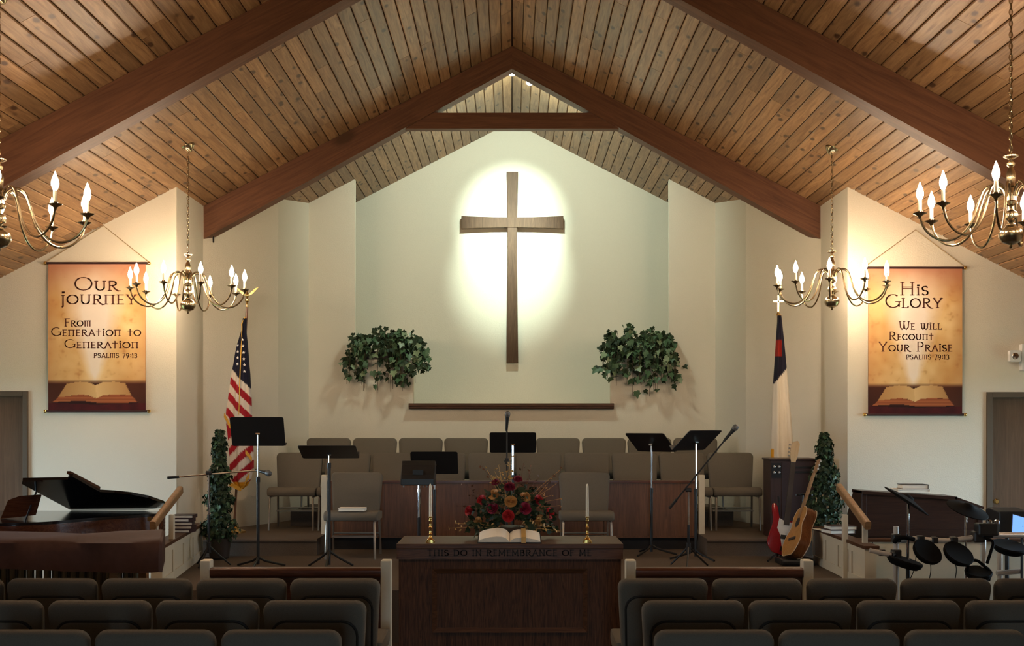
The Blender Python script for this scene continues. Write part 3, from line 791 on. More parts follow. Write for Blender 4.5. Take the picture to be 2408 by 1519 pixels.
for (x, y) in ((1060,90),(1040,180),(1000,330),(880,220),(900,330),(700,300),(760,420),(820,320),(1080,300)): sprig(ctr, fp(x,y,-.02), 12, 'sprig', .026, .02)
for (x, y) in ((120,1200),(200,1130),(1880,1250),(1700,1180),(1640,1060)): sprig((0,-.06,.05), fp(x,y,-.08), 12, 'sprig', .026)
for (x, y) in ((620,240),(450,680),(170,850),(1270,190),(1390,280),(1600,560),(1850,300),(1500,420),(330,510),(1380,340),(1640,500)): sprig(ctr, fp(x,y,.03), 9, 'berry', .026)
for (x, y) in ((1700,690),(1860,740),(1840,850),(1780,510),(1650,500),(1830,300)): sprig(ctr, fp(x,y,.02), 5, 'rose_gold', .018)

# ------------------------------------------------------------------ pew-front rails behind the front row
def pew_front(x0, x1, label):
    t = thing('pew_front', label, 'rail', ((x0+x1)/2, 7.62, 0), 0, 'wooden pew fronts before the first row')
    h = (x1-x0)/2
    for sx in (-1, 1): MB().box(sx*h-.034, sx*h+.034, -.05, .05, 0, .858).build('end_post', M['cream'], t, False, .010)
    MB().prism(rrect(.05,.032,.02,4), 'x', -h+.034, h-.034, Tm(0,0,.775)).build('top_rail', M['rail'], t, True)
    MB().box(-h+.034, h-.034, -.014, .014, .08, .75).build('panel', M['rail'], t, False)
    MB().box(-h+.034, h-.034, -.02, .02, .02, .10).build('bottom_rail', M['rail'], t, False)
pew_front(at(485,0,7.6).x, at(909,0,7.6).x, 'wooden pew front with cream posts on the piano side of the table')
pew_front(at(1484,0,7.6).x, at(1900,0,7.6).x, 'wooden pew front with cream posts on the drum side of the table')

# ------------------------------------------------------------------ wing walls beside the platform
def wing(name, label, a, b, npan, z1=.77):
    t = struct(name, label)
    a = Vector((a[0],a[1],0)); b = Vector((b[0],b[1],0)); d = (b-a); L = d.length
    Mx = frame(a, d, Vector((0,0,1)))     # local x along wall, y up, z out of the face
    MB().box(0, L, 0, z1-.03, -.08, 0, Mx).build('wall_core', M['cream'], t, False)
    MB().box(-.015, L+.015, z1-.03, z1, -.105, .022, Mx).build('wall_cap', M['oakx'], t, False, .005)
    pw = L/npan
    for k in range(npan):
        u0, u1 = k*pw, (k+1)*pw
        f_ = MB()
        for (q0,q1,r0,r1) in ((u0,u0+.045,STAGE,z1-.03),(u1-.045,u1,STAGE,z1-.03),(u0+.045,u1-.045,z1-.085,z1-.03),(u0+.045,u1-.045,STAGE,STAGE+.075)):
            f_.box(q0,q1,r0,r1,0,.012,Mx)
        f_.build('panel_frame', M['cream'], t, False)
    return t
wing('wall_wing_left', 'low cream panelled wall between the platform and the piano', (-2.86,9.35), (-3.12,11.55), 4)
wing('wall_wing_right', 'low cream panelled wall between the platform and the organ', (2.93,11.15), (2.885,9.35), 4)
mb = MB().box(2.96, HW-.02, 9.95, 10.03, 0, .74)
tw = struct('wall_organ_screen', 'low cream wall in front of the organ', mb, M['cream'])
MB().box(2.96, HW-.02, 9.93, 10.05, .74, .765).build('wall_cap', M['oakx'], tw, False)
def handrail(name, label, up, lo, newel):
    t = thing(name, label, 'handrail', (newel[0], newel[1], 0), 0, 'oak handrails beside the platform')
    o = Vector((newel[0], newel[1], 0)); up = Vector(up)-o; lo = Vector(lo)-o; d = up-lo
    Mx = frame(lo, d, Vector((0,0,1)))
    m = MB().prism([(p[0], p[1]) for p in rrect(.026,.036,.015,4)], 'z', 0, d.length)
    # section lies in local y,z of the frame
    m.v = [Mx @ Vector((p.z, p.y, p.x)) for p in m.v]
    m2 = m
    ob = m2.build('rail', M['handrail'], t, True)
    MB().box(-.022,.022,-.022,.022,0,newel[2]).build('newel_post', M['cream'], t, False, .004)
    q = lo*.9+up*.1
    MB().box(q.x-.02,q.x+.02,q.y-.02,q.y+.02,0,q.z-.02).build('lower_post', M['cream'], t, False, .004)
handrail('stair_handrail', 'sloping oak handrail beside the piano', at(425,1152,10.3), at(360,1236,9.5), (at(405,0,9.9).x, 9.9, .98))
handrail('stair_handrail', 'sloping oak handrail beside the organ', at(1974,1146,10.3), at(2042,1236,9.5), (at(1988,0,9.9).x, 9.9, .98))
zc = .77
for k, (wd, dx) in enumerate(((.20,0),(.20,.004),(.19,-.002),(.185,-.006),(.19,.01))):
    book('hymnal', 'hymnal in the stack on the panelled wall beside the ivy tree, %s from the bottom' % ORD[k], (-3.03+dx, 10.55+.01*k, zc+.032*k), wd, .15, .031, R(8*((k*37) % 3-1)), 'cover', 'hymnals stacked on the wall by the piano')
for k in range(2):
    book('hymnal', 'hymnal on the panelled wall beside the guitars, %s of two' % ('lower','upper')[k], (2.965+.02*k, 10.45, zc+.036*k), .24, .20, .035, R(12-9*k), 'cover', 'hymnals stacked on the wall by the guitars')
sh = thing('sheet_music', 'loose white sheets on the panelled wall beside the guitars', 'paper', (2.955, 10.78, zc))
MB().box(-.10,.10,-.12,.12,0,.004, Rm(12,'Z')).build('sheet', M['page'], sh, False)

# ------------------------------------------------------------------ music stands
def music_stand(label, x, y, z, zdesk, tiltdeg, yaw, w_=.51, h_=.33, chrome=.5, base='sheet', roll=0):
    """desk centre height zdesk above z; seen from its back; tilt 90 = upright"""
    t = thing('music_stand', label, 'music stand', (x, y, z), 0, 'black music stands on the platform')
    t.rotation_euler = (0, 0, R(yaw))
    # desk local frame: x across, y up the slope (top leans to -y), normal +z towards musician
    a = R(tiltdeg)
    Mx = frame((0,-.02,zdesk), (1,0,math.tan(R(roll))), (0,-math.cos(a),math.sin(a)))
    MB().prism(rrect(w_/2,h_/2,.02,3), 'z', -.006, 0, Mx).build('desk', M['black'], t, False)
    MB().box(-w_/2,w_/2,-h_/2,-h_/2+.006,-.065,-.006,Mx).build('desk_ledge', M['black'], t, False)
    MB().tube([(-.02,-.01,zdesk-.02),(.02,-.01,zdesk-.02)], .012, 8).build('tilt_clamp', M['chrome'], t)
    zt = zdesk-.03; zm = zt - (zt-.06)*chrome
    MB().tube([(0,0,zm-.1),(0,0,zt)], .0095, 10).build('inner_pole', M['chrome'], t)
    MB().tube([(0,0,.03),(0,0,zm)], .0145, 10).tube([(0,0,zm-.04),(0,0,zm+.01)], .019, 10).build('outer_pole', M['black'], t)
    for k in range(3):
        b_ = 2*PI*k/3 + .5
        c_, s_ = math.cos(b_), math.sin(b_)
        if base == 'sheet': pts = [(0,0,.10),(.06*c_,.06*s_,.065),(.16*c_,.16*s_,.035),(.26*c_,.26*s_,.010)]
        else: pts = [(0,0,.16),(.10*c_,.10*s_,.09),(.24*c_,.24*s_,.010)]
        MB().tube(pts, .011, 6).build('leg', M['black'], t)
    return t
music_stand('tall black music stand in front of the striped flag', at(608,0,10.72).x, 10.72, STAGE, at(0,1015,10.7).z-STAGE, 68, 0, .50, .29, .34)
music_stand('black music stand with a nearly flat desk', at(775,0,10.7).x, 10.70, STAGE, at(0,1064,10.6).z-STAGE, 20, 2, .53, .36, .08, 'tri')
music_stand('black music stand behind the small black box on a pole', at(1022,0,11.9).x, 11.95, STAGE, at(0,1089,11.9).z-STAGE, 56, 0, .49, .285, .3)
music_stand('black music stand behind the centre microphone', at(1207,0,12.0).x, 12.02, STAGE, at(0,1041,12.0).z-STAGE, 58, 0, .485, .25, .3)
music_stand('black music stand tilted towards the centre, behind the single chair', at(1533,0,11.8).x, 11.8, STAGE, at(0,1041,11.77).z-STAGE, 36, -38, .46, .32, .42)
music_stand('black music stand tilted towards the slanted microphone', at(1637,0,11.4).x, 11.4, STAGE, at(0,1036,11.37).z-STAGE, 38, 36, .45, .32, .42)

# ------------------------------------------------------------------ microphones
def mic_body(t, p, d):
    q = Vector(d).normalized().to_track_quat('Z','Y').to_matrix().to_4x4()
    Mx = Matrix.Translation(p) @ q
    MB().lathe([(.010,-.14),(.013,-.12),(.017,-.03),(.021,-.01),(.021,0)], 12, Mx).build('microphone', M['plastic'], t)
    MB().lathe([(.021,0),(.027,.012),(.029,.03),(.024,.05),(.012,.06),(.001,.062)], 14, Mx).build('grille', M['meshgrille'], t)
def tripod(t, r=.20, h=.20):
    for k in range(3):
        a = 2*PI*k/3+.3
        MB().tube([(0,0,h),(.5*r*math.cos(a),.5*r*math.sin(a),h*.5),(r*math.cos(a),r*math.sin(a),.012)], .009, 6).build('leg', M['black'], t)
    MB().tube([(0,0,h-.07),(0,0,h+.03)], .022, 10).build('hub', M['black'], t)
t = thing('microphone_stand', 'straight black microphone stand behind the flowers', 'microphone', (at(1193,0,11.35).x, 11.35, STAGE))
zt = at(0,1008,11.35).z-STAGE
tripod(t)
MB().tube([(0,0,.15),(0,0,.75)], .012, 8).build('outer_pole', M['black'], t)
MB().tube([(0,0,.72),(0,0,zt-.02)], .008, 8).build('inner_pole', M['black'], t)
MB().tube([(0,0,zt-.35),(0,0,zt-.29)], .018, 8).tube([(-.03,0,zt-.32),(.05,0,zt-.32)], .006, 6).build('clutch', M['plastic'], t)
mic_body(t, Vector((.004,0,zt+.115)), (.06,-.1,1))
def boom_stand(label, base, ptop, a, b, micdir, mic_at_b=True):
    t = thing('microphone_stand', label, 'microphone', base); o = Vector(base)
    tripod(t)
    zt = ptop-base[2]
    MB().tube([(0,0,.16),(0,0,zt*.55)], .012, 8).build('outer_pole', M['black'], t)
    MB().tube([(0,0,zt*.5),(0,0,zt)], .009, 8).build('inner_pole', M['chrome'], t)
    MB().tube([(-.025,0,zt),(.025,0,zt)], .02, 10).build('swivel', M['black'], t)
    a = Vector(a)-o; b = Vector(b)-o
    MB().tube([a,b], .0075, 8).build('boom', M['chrome' if not mic_at_b or label.startswith('low') else 'black'], t)
    d = (b-a).normalized()
    MB().tube([a-d*.02, a+d*.09], .013, 8).build('counterweight', M['black'], t)
    mic_body(t, b + Vector(micdir).normalized()*.12, micdir)
p = at(492,1325,10.8)
boom_stand('low chrome boom microphone stand in front of the ivy tree', (p.x, 10.8, STAGE), at(0,1112,10.8).z, at(400,1123,10.8), at(605,1106,10.8), (.5,-.3,-.1))
p = at(1620,1335,10.75)
boom_stand('slanted boom microphone stand beside the end choir chair', (p.x, 10.75, STAGE), at(0,1152,10.75).z, at(1578,1192,10.75), at(1706,1034,10.75), (.8,0,.95))

# small black equipment box on a pole (seen from behind)
t = thing('equipment_stand', 'small black electronics box on a chrome pole beside the candle', 'stand', (at(986,0,11.0).x, 11.0, STAGE))
tripod(t, .26, .22)
zt = at(0,1140,11.0).z-STAGE
MB().tube([(0,0,.1),(0,0,.45)], .014, 8).build('outer_pole', M['black'], t)
MB().tube([(0,0,.4),(0,0,zt)], .011, 10).tube([(0,0,zt-.07),(0,0,zt-.04)], .017, 10).build('inner_pole', M['chrome'], t)
b0 = MB().prism([(-.14,.0),(.14,-.01),(.155,.07),(.12,.21),(.03,.23),(-.03,.19),(-.12,.10),(-.14,.06)], 'x', -.165, .155, Tm(0,.02,zt)).build('box_body', M['plastic'], t, False, .008)
MB().box(-.05,.05,-.125,-.08,.10,.145, Tm(0,.02,zt)).build('recess', M['black'], b0, False)
for x0, x1 in ((-.15,-.10),(-.06,.0),(.01,.035)):
    MB().box(x0,x1,-.128,-.122,.028,.033, Tm(0,.02,zt)).build('connector_strip', M['silver'], b0, False)
for x in (-.14,.05,.08,.12): MB().tube([(x,-.05,zt-.02),(x,-.06,zt+.01)], .008, 8).build('plug', M['silver'], t)

# ------------------------------------------------------------------ ivy in the chancel opening and ivy trees
IVY_ME = {}
for nm in ('ivy','ivy_dark','ivy_pale'):
    mb = MB(); mb.add(*IV); IVY_ME[nm] = mb.mesh('leaf', M[nm], True, 0, 60)
def wall_ivy(label, px0, px1, pyt, seed, flip):
    rr = random.Random(seed)
    cx = at((px0+px1)/2, 0, 14.5).x; zb = ZS
    t = thing('ivy_plant', label, 'plant', (cx, 14.56, zb), 0, 'trailing ivy plants beside the cross')
    MB().box(-.30,.30,.0,.13,.0,.10).build('planter', M['pot'], t, False, .01)
    hw_ = (px1-px0)/2*14.4/F; zt_ = at(0,pyt,14.4).z - zb; zl = at(0,918,14.4).z - zb
    vines = []
    for i in range(26):
        u = rr.uniform(-1,1); v0 = Vector((u*.30, rr.uniform(0,.10), .08))
        tipx = u*hw_*.98 + rr.uniform(-.05,.05); low = 1.22*zl*(1.0-.42*abs(u+(.18*flip))**1.6)*rr.uniform(.55,1.0)
        topz = zt_*(.95-.28*abs(u))*rr.uniform(.55,1.0) - (.12 if abs(u) < .25 and flip < 0 else 0)
        pts = [v0, Vector((u*.36, -.01, topz)), Vector((tipx*.95, -.09, topz*.35)), Vector((tipx, -.08, low))]
        c = catmull(pts, 8); vines.append(c)
        MB().tube(c, .003, 4).build('vine', M['stem'], t)
    for i in range(285):
        c = vines[i % len(vines)]; p = c[int(rr.uniform(.12,1)*(len(c)-1))] + Vector((rr.gauss(0,.05), rr.gauss(-.005,.03), rr.gauss(0,.045)))
        p.y = min(p.y, .05) if p.z > .1 else min(p.y, -.02)
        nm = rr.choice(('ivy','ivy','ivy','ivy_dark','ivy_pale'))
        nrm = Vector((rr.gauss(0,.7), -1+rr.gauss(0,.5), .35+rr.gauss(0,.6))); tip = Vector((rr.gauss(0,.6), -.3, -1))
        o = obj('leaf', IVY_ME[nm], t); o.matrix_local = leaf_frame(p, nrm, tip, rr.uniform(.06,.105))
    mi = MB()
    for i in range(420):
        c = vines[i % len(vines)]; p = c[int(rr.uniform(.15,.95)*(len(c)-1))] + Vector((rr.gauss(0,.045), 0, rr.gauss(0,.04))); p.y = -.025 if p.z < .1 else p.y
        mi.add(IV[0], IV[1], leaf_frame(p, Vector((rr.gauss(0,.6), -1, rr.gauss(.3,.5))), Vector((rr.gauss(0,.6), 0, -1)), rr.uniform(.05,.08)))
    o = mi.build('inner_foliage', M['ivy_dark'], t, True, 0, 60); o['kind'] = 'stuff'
wall_ivy('trailing ivy in the chancel opening on the flag and piano side', 815, 1002, 762, 3, 1)
wall_ivy('trailing ivy in the chancel opening on the amplifier side', 1402, 1597, 758, 5, -1)
def ivy_tree(label, x, y, z, h, r0, seed):
    rr = random.Random(seed)
    t = thing('ivy_tree', label, 'plant', (x, y, z), 0, 'tall ivy trees at the platform edges')
    MB().lathe([(.075,0),(.095,.02),(.115,.20),(.12,.21),(.10,.21),(.095,.18)], 18).build('pot', M['pot'], t)
    MB().tube([(0,0,.15),(.01,0,h*.5),(0,.01,h*.97)], .012, 6).build('trunk', M['stem'], t)
    mb = MB(); mp = MB()
    for i in range(1700):
        u = rr.random(); zz = .20 + (h-.22)*u
        rad = r0*(1-u)**.85 + .032
        rad *= 1 + .22*math.sin(zz*23+rr.random())
        a = rr.uniform(0, 2*PI); q = rad*rr.uniform(.45,1.05)
        p = Vector((q*math.cos(a), q*math.sin(a), zz))
        tgt = mp if rr.random() < .22 else mb
        tgt.add(IV[0], IV[1], leaf_frame(p, Vector((math.cos(a)+rr.gauss(0,.5), math.sin(a)+rr.gauss(0,.5), .4+rr.gauss(0,.5))), Vector((rr.gauss(0,.5), rr.gauss(0,.5), -1)), rr.uniform(.03,.052)))
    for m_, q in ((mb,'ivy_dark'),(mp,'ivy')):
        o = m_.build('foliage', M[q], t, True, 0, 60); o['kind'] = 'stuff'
ivy_tree('ivy tree in a dark pot behind the low boom stand', at(517,0,11.42).x, 11.42, STAGE, at(0,1006,11.42).z-STAGE, .135, 11)
ivy_tree('ivy tree beside the dark speaker cabinet and guitars', at(1940,0,11.35).x, 11.35, STAGE, at(0,1013,11.35).z-STAGE, .20, 12)

# ------------------------------------------------------------------ flags
def vcol_object(name, mb, fn, mat, parent, ang=60):
    me = mb.mesh(name, mat, True, 0, ang)
    ca = me.color_attributes.new('print', 'FLOAT_COLOR', 'POINT')
    for i, v in enumerate(me.vertices): ca.data[i].color = tuple(fn(v.co)) + (1,)
    return obj(name, me, parent)
def drape(rows, d, yoff, nfold, seed, segs=88, sub=10):
    """rows: (py, left px, right px) outline of a hanging flag; returns a closed folded body in world space"""
    rr = random.Random(seed); ph = [rr.uniform(0,6.3) for _ in range(4)]
    mb = MB(); rings = []
    for i in range(len(rows)-1):
        for k in range(sub):
            f_ = k/sub; a, b = rows[i], rows[i+1]
            rings.append(tuple(a[j]+(b[j]-a[j])*f_ for j in range(3)))
    rings.append(rows[-1]); R_ = []
    for py, l, r in rings:
        p0, p1 = at(l, py, d), at(r, py, d); hw_ = (p1.x-p0.x)/2; cx = (p0.x+p1.x)/2; z = p0.z
        dep = min(.11, .03+hw_*.5); ring = []
        for s_ in range(segs):
            a = 2*PI*s_/segs; x = math.cos(a)
            fold = 1 + .28*math.sin(nfold*a + ph[0] + z*.8) + .12*math.sin((nfold*2+1)*a + ph[1])
            ring.append((cx + hw_*x, d + yoff + dep*math.sin(a)*fold, z))
        R_.append(ring)
    mb.loops(R_); return mb
# striped flag with stars
FD = 12.42
def cp(x, y): return (460+x/3.1, 680+y/3.1)
o_us = Vector((at(551,1254,FD).x, FD, RISER))
t = thing('national_flag', 'furled flag with red and white stripes and stars on an eagle topped pole', 'flag', o_us)
toppx = at(582,722,FD)-o_us
MB().tube([(0,0,.02),(toppx.x*.9,0,toppx.z*.9),toppx], .013, 10).build('flag_pole', M['panel'], t)
MB().lathe([(.13,0),(.13,.02),(.05,.045),(.025,.10),(.022,.14)], 20).build('floor_base', M['gold'], t)
ea = MB(); ea.lathe([(.012,0),(.016,.03),(.010,.05),(.022,.065),(.022,.085),(.006,.095),(.018,.11),(.02,.14),(.010,.16),(.012,.175),(.002,.19)], 12, Tm(*toppx))
for sx in (-1,1):
    w0 = [(0,.115),(.03*sx,.15),(.085*sx,.20),(.125*sx,.215),(.10*sx,.185),(.05*sx,.135)]
    ea.prism([(x,z) for x,z in w0], 'y', -.006, .006, Tm(*toppx))
ea.build('eagle_finial', M['brass'], t)
rows = [(215,352,380),(255,345,378),(300,342,376),(400,311,386),(480,294,393),(550,283,398),(620,268,405),(720,255,410),(800,244,414),(880,232,417),(940,226,418),(1020,236,421),(1140,250,426),(1240,256,431),(1300,256,430),(1380,262,412),(1430,300,385),(1455,335,352)]
rows = [(cp(0,y)[1], cp(l,0)[0], cp(r,0)[0]) for y, l, r in rows]
mb = drape(rows, FD, -.02, 5, 4)
mb.v = [v - o_us for v in mb.v]
def us_col(co):
    p = co + o_us; k = F/FD
    x = ((p.x*k+1205)-460)*3.1; y = (1000-(p.z-EYE)*k-680)*3.1
    red, wht, blu, gld = lin((150,22,36)), lin((205,196,185)), lin((16,18,40)), lin((205,140,30))
    edge = 590 + (x-283)*1.05
    if y < 300: return blu
    if y < edge: return blu
    if y > 1385 and y > 1385+abs(x-340)*.0 + 18: return gld
    if y < 1040:
        n = int((y-edge)//62); return wht if n % 2 == 0 else red
    n = int(((y-1040) + (x-250)*.95)//62); return red if n % 2 == 0 else wht
vcol_object('flag_cloth', mb, us_col, M['flagprint'], t)
def star5(mb, c, r_):
    pts = []
    for k in range(10):
        a = PI/2+PI*k/5; q = r_ if k % 2 == 0 else r_*.42; pts.append((c.x+q*math.cos(a), c.z+q*math.sin(a)))
    mb.prism(pts, 'y', c.y-.002, c.y+.012)
for x, y in ((357,372),(322,412),(360,418),(323,458),(365,465),(326,503),(367,511),(328,549),(371,555),(372,602)):
    p = at(*cp(x,y), FD)
    # find cloth front at that height
    hw_ = 0.03
    best = min((v for v in mb.v if abs(v.z+o_us.z-p.z) < .02), key=lambda v: abs(v.x+o_us.x-p.x)+ (10 if v.y > -.02 else 0))
    m_ = MB(); star5(m_, Vector((p.x-o_us.x, best.y-.012, p.z-o_us.z)), .017); m_.build('star', M['star'], t, False)
def fringe(t, o, pts, d, yo, n=40):
    mb = MB(); P = [at(*q, d)-o for q in pts]
    for i in range(len(P)-1):
        for k in range(n):
            c = P[i].lerp(P[i+1], k/n); mb.tube([c+Vector((0,yo,0)), c+Vector((rnd.uniform(-.004,.004),yo-.004,-.045))], .004, 4)
    mb.build('fringe', M['fringe'], t)
fringe(t, o_us, [cp(228,905), cp(272,990)], FD, -.085, 22)
fringe(t, o_us, [cp(368,1150), cp(430,1225)], FD, -.10, 22)
fringe(t, o_us, [cp(262,1400), cp(340,1440), cp(405,1340)], FD, -.07, 22)
fc = MB(); fc.tube(catmull([at(*cp(372,205),FD)-o_us+Vector((0,-.05,0)), at(*cp(348,260),FD)-o_us+Vector((0,-.06,0)), at(*cp(352,300),FD)-o_us+Vector((0,-.075,0)), at(*cp(346,600),FD)-o_us+Vector((0,-.115,0)), at(*cp(338,915),FD)-o_us+Vector((0,-.13,0))], 6), .006, 6)
fc.build('gold_cord', M['fringe'], t)
# white flag with cross finial
def cq(x, y): return (1440+x/4.106, 740+y/4.106)
o_cf = Vector((at(1834,1254,FD).x, FD, RISER))
t = thing('church_flag', 'furled white flag with dark canton on a cross topped pole', 'flag', o_cf)
toppx = at(1831,738,FD)-o_cf
MB().tube([(0,0,.02),toppx], .013, 10).build('flag_pole', M['panel'], t)
MB().lathe([(.13,0),(.13,.02),(.05,.045),(.025,.10),(.022,.14)], 20).build('floor_base', M['gold'], t)
MB().box(-.009,.009,-.006,.006,0,.20,Tm(*toppx)).box(-.055,.055,-.006,.006,.125,.145,Tm(*toppx)).lathe([(.02,-.02),(.02,0),(.008,.02)],10,Tm(*toppx)).build('cross_finial', M['brass'], t)
rows = [(5,1598,1628),(100,1590,1640),(240,1580,1656),(400,1570,1672),(500,1563,1682),(660,1552,1695),(800,1546,1708),(1000,1538,1726),(1200,1533,1740),(1345,1530,1752),(1600,1528,1762),(1800,1535,1755),(1900,1560,1735)]
rows = [(cq(0,y)[1], cq(l,0)[0], cq(r,0)[0]) for y, l, r in rows]
mb = drape(rows, FD, -.02, 4, 9)
mb.v = [v - o_cf for v in mb.v]
def cf_col(co):
    p = co + o_cf; k = F/FD
    x = ((p.x*k+1205)-1440)*4.106; y = (1000-(p.z-EYE)*k-740)*4.106
    wht, blu, red, gld = lin((218,208,190)), lin((20,18,36)), lin((140,30,20)), lin((215,150,30))
    wide = 1628+ (y-5)*.11
    if x > wide and y < 430: return gld
    if y < 5: return gld
    hem = 660-(x-1560)*1.25
    if y < hem and x < 1692:
        if 250 < y < 410 and x < 1625: return red
        return blu
    if x < 1552 and 1290 < y: return gld
    return wht
vcol_object('flag_cloth', mb, cf_col, M['flagprint'], t)

# ------------------------------------------------------------------ banners
def banner(label, x0, x1, z0, z1, apex, lines, W_, H_, seed):
    cx = (x0+x1)/2
    t = thing('wall_banner', label, 'banner', (cx, 11.585, z0), 0, 'printed scroll banners')
    w_, h_ = x1-x0, z1-z0; nx, nz = 120, 190
    mb = MB(); vs = []; y0 = -.012
    for j in range(nz+1):
        for i in range(nx+1): vs.append((-w_/2+w_*i/nx, y0 - .004*math.sin(j/nz*PI), h_*j/nz))
    fs = [(j*(nx+1)+i, j*(nx+1)+i+1, (j+1)*(nx+1)+i+1, (j+1)*(nx+1)+i) for j in range(nz) for i in range(nx)]
    mb.add(vs, fs)
    mb.add([(-w_/2,y0+.004,0),(w_/2,y0+.004,0),(w_/2,y0+.004,h_),(-w_/2,y0+.004,h_)], [(0,3,2,1)])
    def q(x, y): return ((x-100)/885, 1-(y-70)/1370)
    pl = [q(*p) for p in ((270,1185),(390,1165),(480,1175),(530,1200),(540,1320),(470,1295),(400,1285),(190,1310))]
    pr = [q(*p) for p in ((530,1200),(600,1170),(700,1165),(800,1180),(855,1290),(680,1285),(590,1295),(540,1320))]
    el = [q(*p) for p in ((190,1310),(400,1286),(470,1296),(540,1322),(545,1362),(400,1340),(140,1357))]
    er = [q(*p) for p in ((540,1322),(590,1296),(680,1286),(855,1292),(912,1357),(700,1367),(545,1362))]
    cv = [q(*p) for p in ((130,1362),(145,1350),(540,1345),(905,1350),(918,1366),(550,1378))]
    def mixc(a, b, f_): f_ = max(0, min(1, f_)); return tuple(a[i]+(b[i]-a[i])*f_ for i in range(3))
    def art(co):
        u = co.x/w_+.5; v = co.z/h_
        n1 = mnoise.noise(Vector((u*3+seed, v*5, seed)))*.5+.5; n2 = mnoise.noise(Vector((u*11, v*17, seed+5)))*.5+.5; n3 = mnoise.noise(Vector((u*30, v*46, seed)))*.5+.5
        c = mixc((234,204,150), (204,152,92), n1*1.25-.15 + (n2-.5)*.5)
        c = mixc(c, (158,92,48), max(0, n3*n2-.35)*1.2)
        edge = max(0, abs(u-.5)*2-.75)/.25; c = mixc(c, (190,134,84), edge*.5)
        c = mixc(c, (168,104,84), max(0, (v-.78)/.22)*.8)
        cw_ = .075 + max(0, v-.19)*.52 + (n1-.5)*.08
        if v > .19: c = mixc(c, (240,226,212), (1-abs(u-.48)/cw_)*1.6*min(1,(1.0-v)/.35+.1)*min(1,(v-.17)/.1))
        if v < .215:
            f_ = min(1, (.215-v)/.03); c = mixc(c, mixc((46,16,12),(78,36,22), n1), f_*.95)
        if v < .055: c = mixc((84,20,22), (52,10,14), n2)
        if inpoly(u, v, cv): c = (40,14,10)
        if inpoly(u, v, el) or inpoly(u, v, er): c = mixc((170,98,58), (120,58,32), (math.sin(v*900)*.5+.5)*.6)
        if inpoly(u, v, pl): c = mixc((176,128,78), (214,176,120), (u-.1)/.4)
        if inpoly(u, v, pr): c = mixc((222,186,130), (178,130,80), (u-.5)/.35)
        return lin(c)
    cl = vcol_object('banner_cloth', mb, art, M['art'], t)
    for z in (0, h_):
        MB().tube([(-w_/2-.02,-.006,z),(w_/2+.02,-.006,z)], .012, 10).build('rod', M['cover'], t)
        for sx in (-1,1): MB().ball((sx*(w_/2+.032),-.006,z), .019, 10).build('finial', M['gold'], t)
    a = Vector((apex[0]-cx, .006, apex[1]-z0))
    MB().tube([(-w_/2-.03,-.004,h_+.012), a, (w_/2+.03,-.004,h_+.012)], .005, 5).build('hanging_cord', M['cord'], t)
    for (s_, xa, xb, base, cap, sm, wd) in lines:
        sc = w_/W_
        for m_ in text_mesh(s_, -w_/2+xa*sc, -w_/2+xb*sc, h_-base*h_/H_, cap*h_/H_, sm*h_/H_, wd*sc, y0-.006, False, True):
            m_.build('letter', M['ink'], cl, False)
s11 = 11.58
banner('tall golden banner reading Our Journey From Generation to Generation', at(115,0,s11).x, at(344,0,s11).x, at(0,967,s11).z, at(0,619,s11).z, (at(243,0,s11).x, at(0,530,s11).z),
    [('Our',240,640,252,122,84,13),('journey',115,805,378,84,84,13),('From',150,390,583,68,50,10),('Generation to',30,845,672,77,54,10),('Generation',150,820,785,80,54,10),('PSALMS 79:13',415,810,875,40,40,7)], 885, 1370, 2.0)
banner('tall golden banner reading His Glory We Will Recount Your Praise', at(2042,0,s11).x, at(2263,0,s11).x, at(0,975,s11).z, at(0,630,s11).z, (at(2155,0,s11).x, at(0,540,s11).z),
    [('His',285,540,245,115,78,13),('Glory',153,665,360,120,84,13),('We will',275,660,555,70,50,10),('Recount',185,585,650,70,50,10),('Your Praise',90,755,753,83,56,10),('PSALMS 79:13',340,725,825,40,40,7)], 845, 1325, 7.0)

# ------------------------------------------------------------------ emergency light, hanging choir microphone
p0, p1 = at(2366,852,11.6), at(2392,825,11.6)
t = thing('emergency_light', 'white emergency light box above the door by the drums', 'light', ((p0.x+p1.x)/2, 11.6, p0.z))
hx, hz = (p1.x-p0.x)/2, p1.z-p0.z
MB().prism(rrect(hx, hz/2, .015, 3), 'y', -.10, -.045, Tm(0,0,hz/2)).build('lamp_head', M['white'], t, False, .004)
MB().lathe([(.035,0),(.030,.006),(.0,.008)], 14, Tm(0,-.10,hz/2) @ Rm(90,'X')).build('lamp_lens', M['chrome'], t)
MB().tube([(0,0,hz/2),(0,-.05,hz/2)], .012).build('swivel', M['white'], t)
MB().box(hx+.02,hx+.30,-.07,0,-.085,.18).build('battery_box', M['white'], t, False, .008)
MB().tube([(0,-.012,hz/2),(hx+.03,-.012,hz/2)], .012).build('conduit', M['white'], t)
p = at(503,571,12.7)
t = thing('hanging_microphone', 'small black microphone hanging under the end of the truss', 'microphone', p)
MB().lathe([(.002,0),(.009,.008),(.010,.06),(.005,.068)], 10).build('capsule', M['black'], t)
MB().tube([(0,0,.065),(0,0,.12)], .002, 5).build('cable', M['black'], t)

